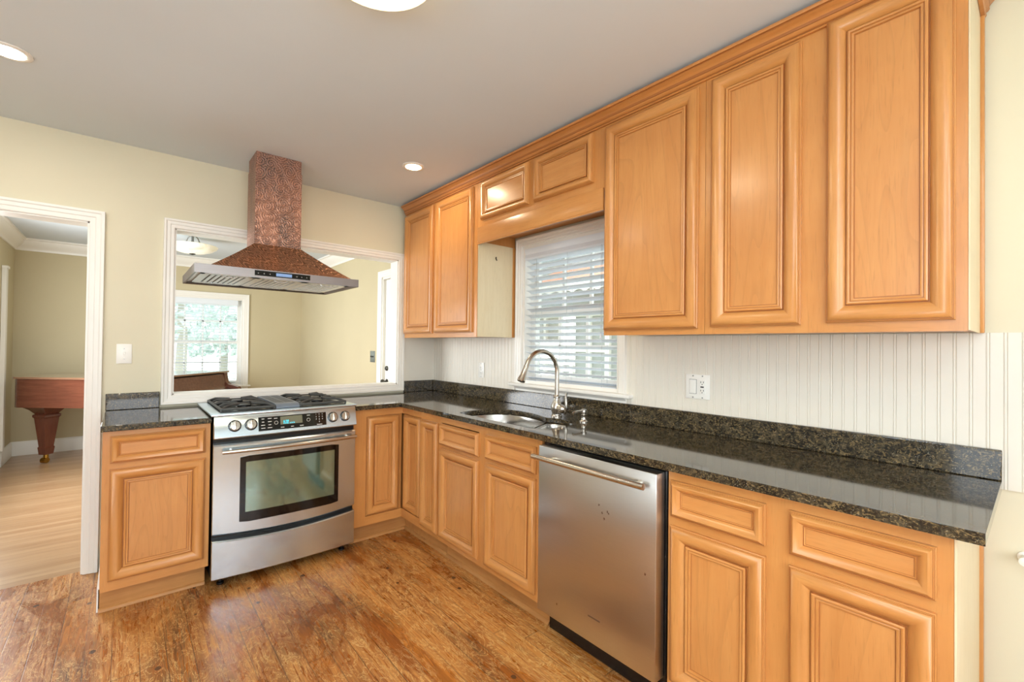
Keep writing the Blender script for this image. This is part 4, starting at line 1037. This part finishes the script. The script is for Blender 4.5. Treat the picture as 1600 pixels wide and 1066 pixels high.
mb = MB(); mb.lathe([(0.225, H - 0.125), (0.232, H - 0.13), (0.22, H - 0.150), (0.18, H - 0.178), (0.11, H - 0.203), (0.03, H - 0.213), (0.028, H - 0.206), (0.10, H - 0.196), (0.17, H - 0.170), (0.21, H - 0.145)], (bx, by, 0), 40, cap=False); part(mb, 'bowl', M['alabaster'], bl_)
mb = MB(); mb.lathe([(0.03, H - 0.212), (0.026, H - 0.220), (0.008, H - 0.228)], (bx, by, 0), 14); part(mb, 'finial', M['bronze'], bl_)

# ================================================================== GRAND PIANO (far room)
e0 = Vector((sin(_t), cos(_t), 0)); eR = Vector((cos(_t), -sin(_t), 0))
PO = Vector((CAM.x, CAM.y, 0)) + e0 * 4.62 + eR * (-5.135)       # tail corner on the bass side
pn = thing('grand_piano', 'mahogany grand piano with closed lid in the far room', 'piano', PO)
pn.rotation_euler = (0, 0, atan2(eR.y, eR.x)); ORI[pn.name] = Vector((0, 0, 0))
PL = 1.55; PW_ = 1.40
def rim_outline(g=0.0):
    pts = []
    r = 0.12
    for k in range(7):
        a = pi + (pi / 2) * k / 6; pts.append((-g + r + r * cos(a), -g + r + r * sin(a)))
    pts += [(PL - 0.28, -g)]
    pts += [(PL - 0.28, PW_ + g)]
    ctl = [(PL - 0.55, PW_ + g), (PL - 0.72, PW_ - 0.10 + g), (PL - 0.88, PW_ - 0.36 + g), (PL - 1.05, PW_ - 0.58 + g), (PL - 1.28, PW_ - 0.68 + g), (0.20, PW_ - 0.72 + g), (0.06, PW_ - 0.80 + g), (-g, PW_ - 0.95)]
    return pts + ctl
mb = MB(); mb.prism(rim_outline(), lambda p, q, a: (p, q, a), 0.625, 0.915); part(mb, 'case', M['mahogany'], pn)
mb = MB(); mb.prism(rim_outline(0.016), lambda p, q, a: (p, q, a), 0.918, 0.938); part(mb, 'lid', M['lid'], pn)
mb = MB()
ARM = [(PL - 0.285, 0.625), (PL, 0.625), (PL, 0.70), (PL - 0.015, 0.735), (PL - 0.06, 0.75), (PL - 0.13, 0.765), (PL - 0.17, 0.80), (PL - 0.185, 0.86), (PL - 0.19, 0.916), (PL - 0.285, 0.916)]
for q0, q1 in ((0.0, 0.07), (PW_ - 0.07, PW_)):
    mb = MB(); mb.prism(ARM, lambda p, q, a: (p, a, q), q0, q1); part(mb, 'cheek', M['mahogany'], pn)
mb = MB(); mb.prism([(PL - 0.285, 0.625), (PL - 0.01, 0.625), (PL - 0.01, 0.68), (PL - 0.05, 0.70), (PL - 0.12, 0.715), (PL - 0.165, 0.76), (PL - 0.18, 0.83), (PL - 0.20, 0.90), (PL - 0.285, 0.91)], lambda p, q, a: (p, a, q), 0.072, PW_ - 0.072); part(mb, 'fallboard', M['mahogany'], pn)
mb = MB(); mb.box(PL - 0.30, PL - 0.175, -0.016, PW_ + 0.016, 0.919, 0.940, bev=0.004); part(mb, 'lid_flap', M['lid'], pn)
for lx, ly in ((0.15, 0.25), (PL - 0.22, 0.16), (PL - 0.22, PW_ - 0.16)):
    sq = lambda h, z: [(lx - h, ly - h, z), (lx + h, ly - h, z), (lx + h, ly + h, z), (lx - h, ly + h, z)]
    def sqr(h, z): return [(lx + h * sqrt(2) * cos(radians(38) + k * pi / 2), ly + h * sqrt(2) * sin(radians(38) + k * pi / 2), z) for k in range(4)]
    mb = MB(); mb.loft([sqr(0.040, 0.095), sqr(0.047, 0.17), sqr(0.041, 0.18), sqr(0.068, 0.485), sqr(0.078, 0.50), sqr(0.078, 0.52), sqr(0.064, 0.53), sqr(0.095, 0.575), sqr(0.135, 0.61), sqr(0.14, 0.624)])
    lg = part(mb, 'leg', M['mahogany_v'], pn, smooth=20)
    mb = MB(); mb.lathe([(0.022, 0.05), (0.022, 0.094)], (lx, ly, 0), 14); mb.tube([(lx - 0.025, ly - 0.012, 0.031), (lx + 0.025, ly - 0.012, 0.031)], 0.029, 16); part(mb, 'caster', M['brass'], lg)
mb = MB(); mb.box(PL - 0.62, PL - 0.56, 0.45, 0.95, 0.10, 0.15); mb.box(PL - 0.60, PL - 0.58, 0.50, 0.53, 0.15, 0.625); mb.box(PL - 0.60, PL - 0.58, 0.87, 0.90, 0.15, 0.625); part(mb, 'pedal_lyre', M['mahogany_v'], pn)

# ================================================================== OUTSIDE
struct(B(-20, 20, -20, 30, -0.45, -0.35), 'ground', M['lawn'])
nh = thing('screened_porch', 'pale porch with white-framed windows and a coral awning outside the sink window', 'porch', (4.2, 0.6, -0.35))
part(B(4.2, 4.4, -2.5, 4.0, -0.349, 3.2), 'porch_wall', M['siding'], nh)
for y in (-1.6, -0.5, 0.6, 1.7, 2.8):
    mb = MB()
    for q in ((y - 0.45, y + 0.45, 0.55, 0.64), (y - 0.45, y + 0.45, 1.86, 1.95), (y - 0.45, y - 0.36, 0.64, 1.86), (y + 0.36, y + 0.45, 0.64, 1.86), (y - 0.03, y + 0.03, 0.64, 1.86), (y - 0.36, y + 0.36, 1.22, 1.28)): mb.box(4.13, 4.199, q[0], q[1], q[2], q[3])
    part(mb, 'porch_window', M['white'], nh)
mb = MB(); mb.prism([(4.19, 2.75), (3.3, 2.36), (3.3, 2.33), (4.19, 2.72)], lambda p, q, a: (p, a, q), -1.2, 2.6); aw = part(mb, 'awning', M['awning'], nh)
mb = MB(); pts = []
n = 60
for i in range(n + 1):
    y = -1.2 + 3.8 * i / n; pts.append((y, 2.17 + 0.05 * abs(sin(pi * i / 4))))
mb.prism(pts + [(2.6, 2.33), (-1.2, 2.33)], lambda p, q, a: (a, p, q), 3.285, 3.297); part(mb, 'valance', M['white'], aw)
def tree(label, x, y, h, r, seed):
    t = thing('tree', label, 'tree', (x, y, -0.35), None, 'trees beyond the far window')
    mb = MB(); mb.tube([(x, y, -0.349), (x + 0.05, y, h * 0.35), (x, y + 0.05, h * 0.6)], [0.16, 0.12, 0.07], 10); part(mb, 'trunk', M['bark'], t)
    rnd = random.Random(seed); mb = MB()
    for k in range(900):
        a, b, rr_ = rnd.uniform(0, 2 * pi), rnd.uniform(-0.9, 1), r * rnd.uniform(0.3, 1.0) ** 0.5
        c = Vector((x + rr_ * cos(a) * sqrt(1 - b * b), y + rr_ * sin(a) * sqrt(1 - b * b), h * 0.72 + rr_ * b * 0.9))
        s_ = rnd.uniform(0.12, 0.26); n1 = Vector((rnd.gauss(0, 1), rnd.gauss(0, 1), rnd.gauss(0, 1))).normalized(); n2 = n1.orthogonal().normalized(); n3 = n1.cross(n2)
        mb.add([c + n2 * s_, c + n3 * s_ * 0.6 + n1 * 0.03, c - n2 * s_, c - n3 * s_ * 0.6 + n1 * 0.03, c + n1 * 0.08, c - n1 * 0.06], [(0, 1, 4), (1, 2, 4), (2, 3, 4), (3, 0, 4), (1, 0, 5), (2, 1, 5), (3, 2, 5), (0, 3, 5)])
    part(mb, 'foliage', M['leaf'], t, smooth=0)
tree('leafy tree at the left behind the far window blind', -0.9, 12.5, 4.4, 2.3, 1)
tree('leafy tree at the right behind the far window blind', 3.6, 14.5, 3.4, 2.0, 5)
tree('low leafy tree in the middle behind the far window blind', 1.0, 18.5, 3.0, 1.9, 9)
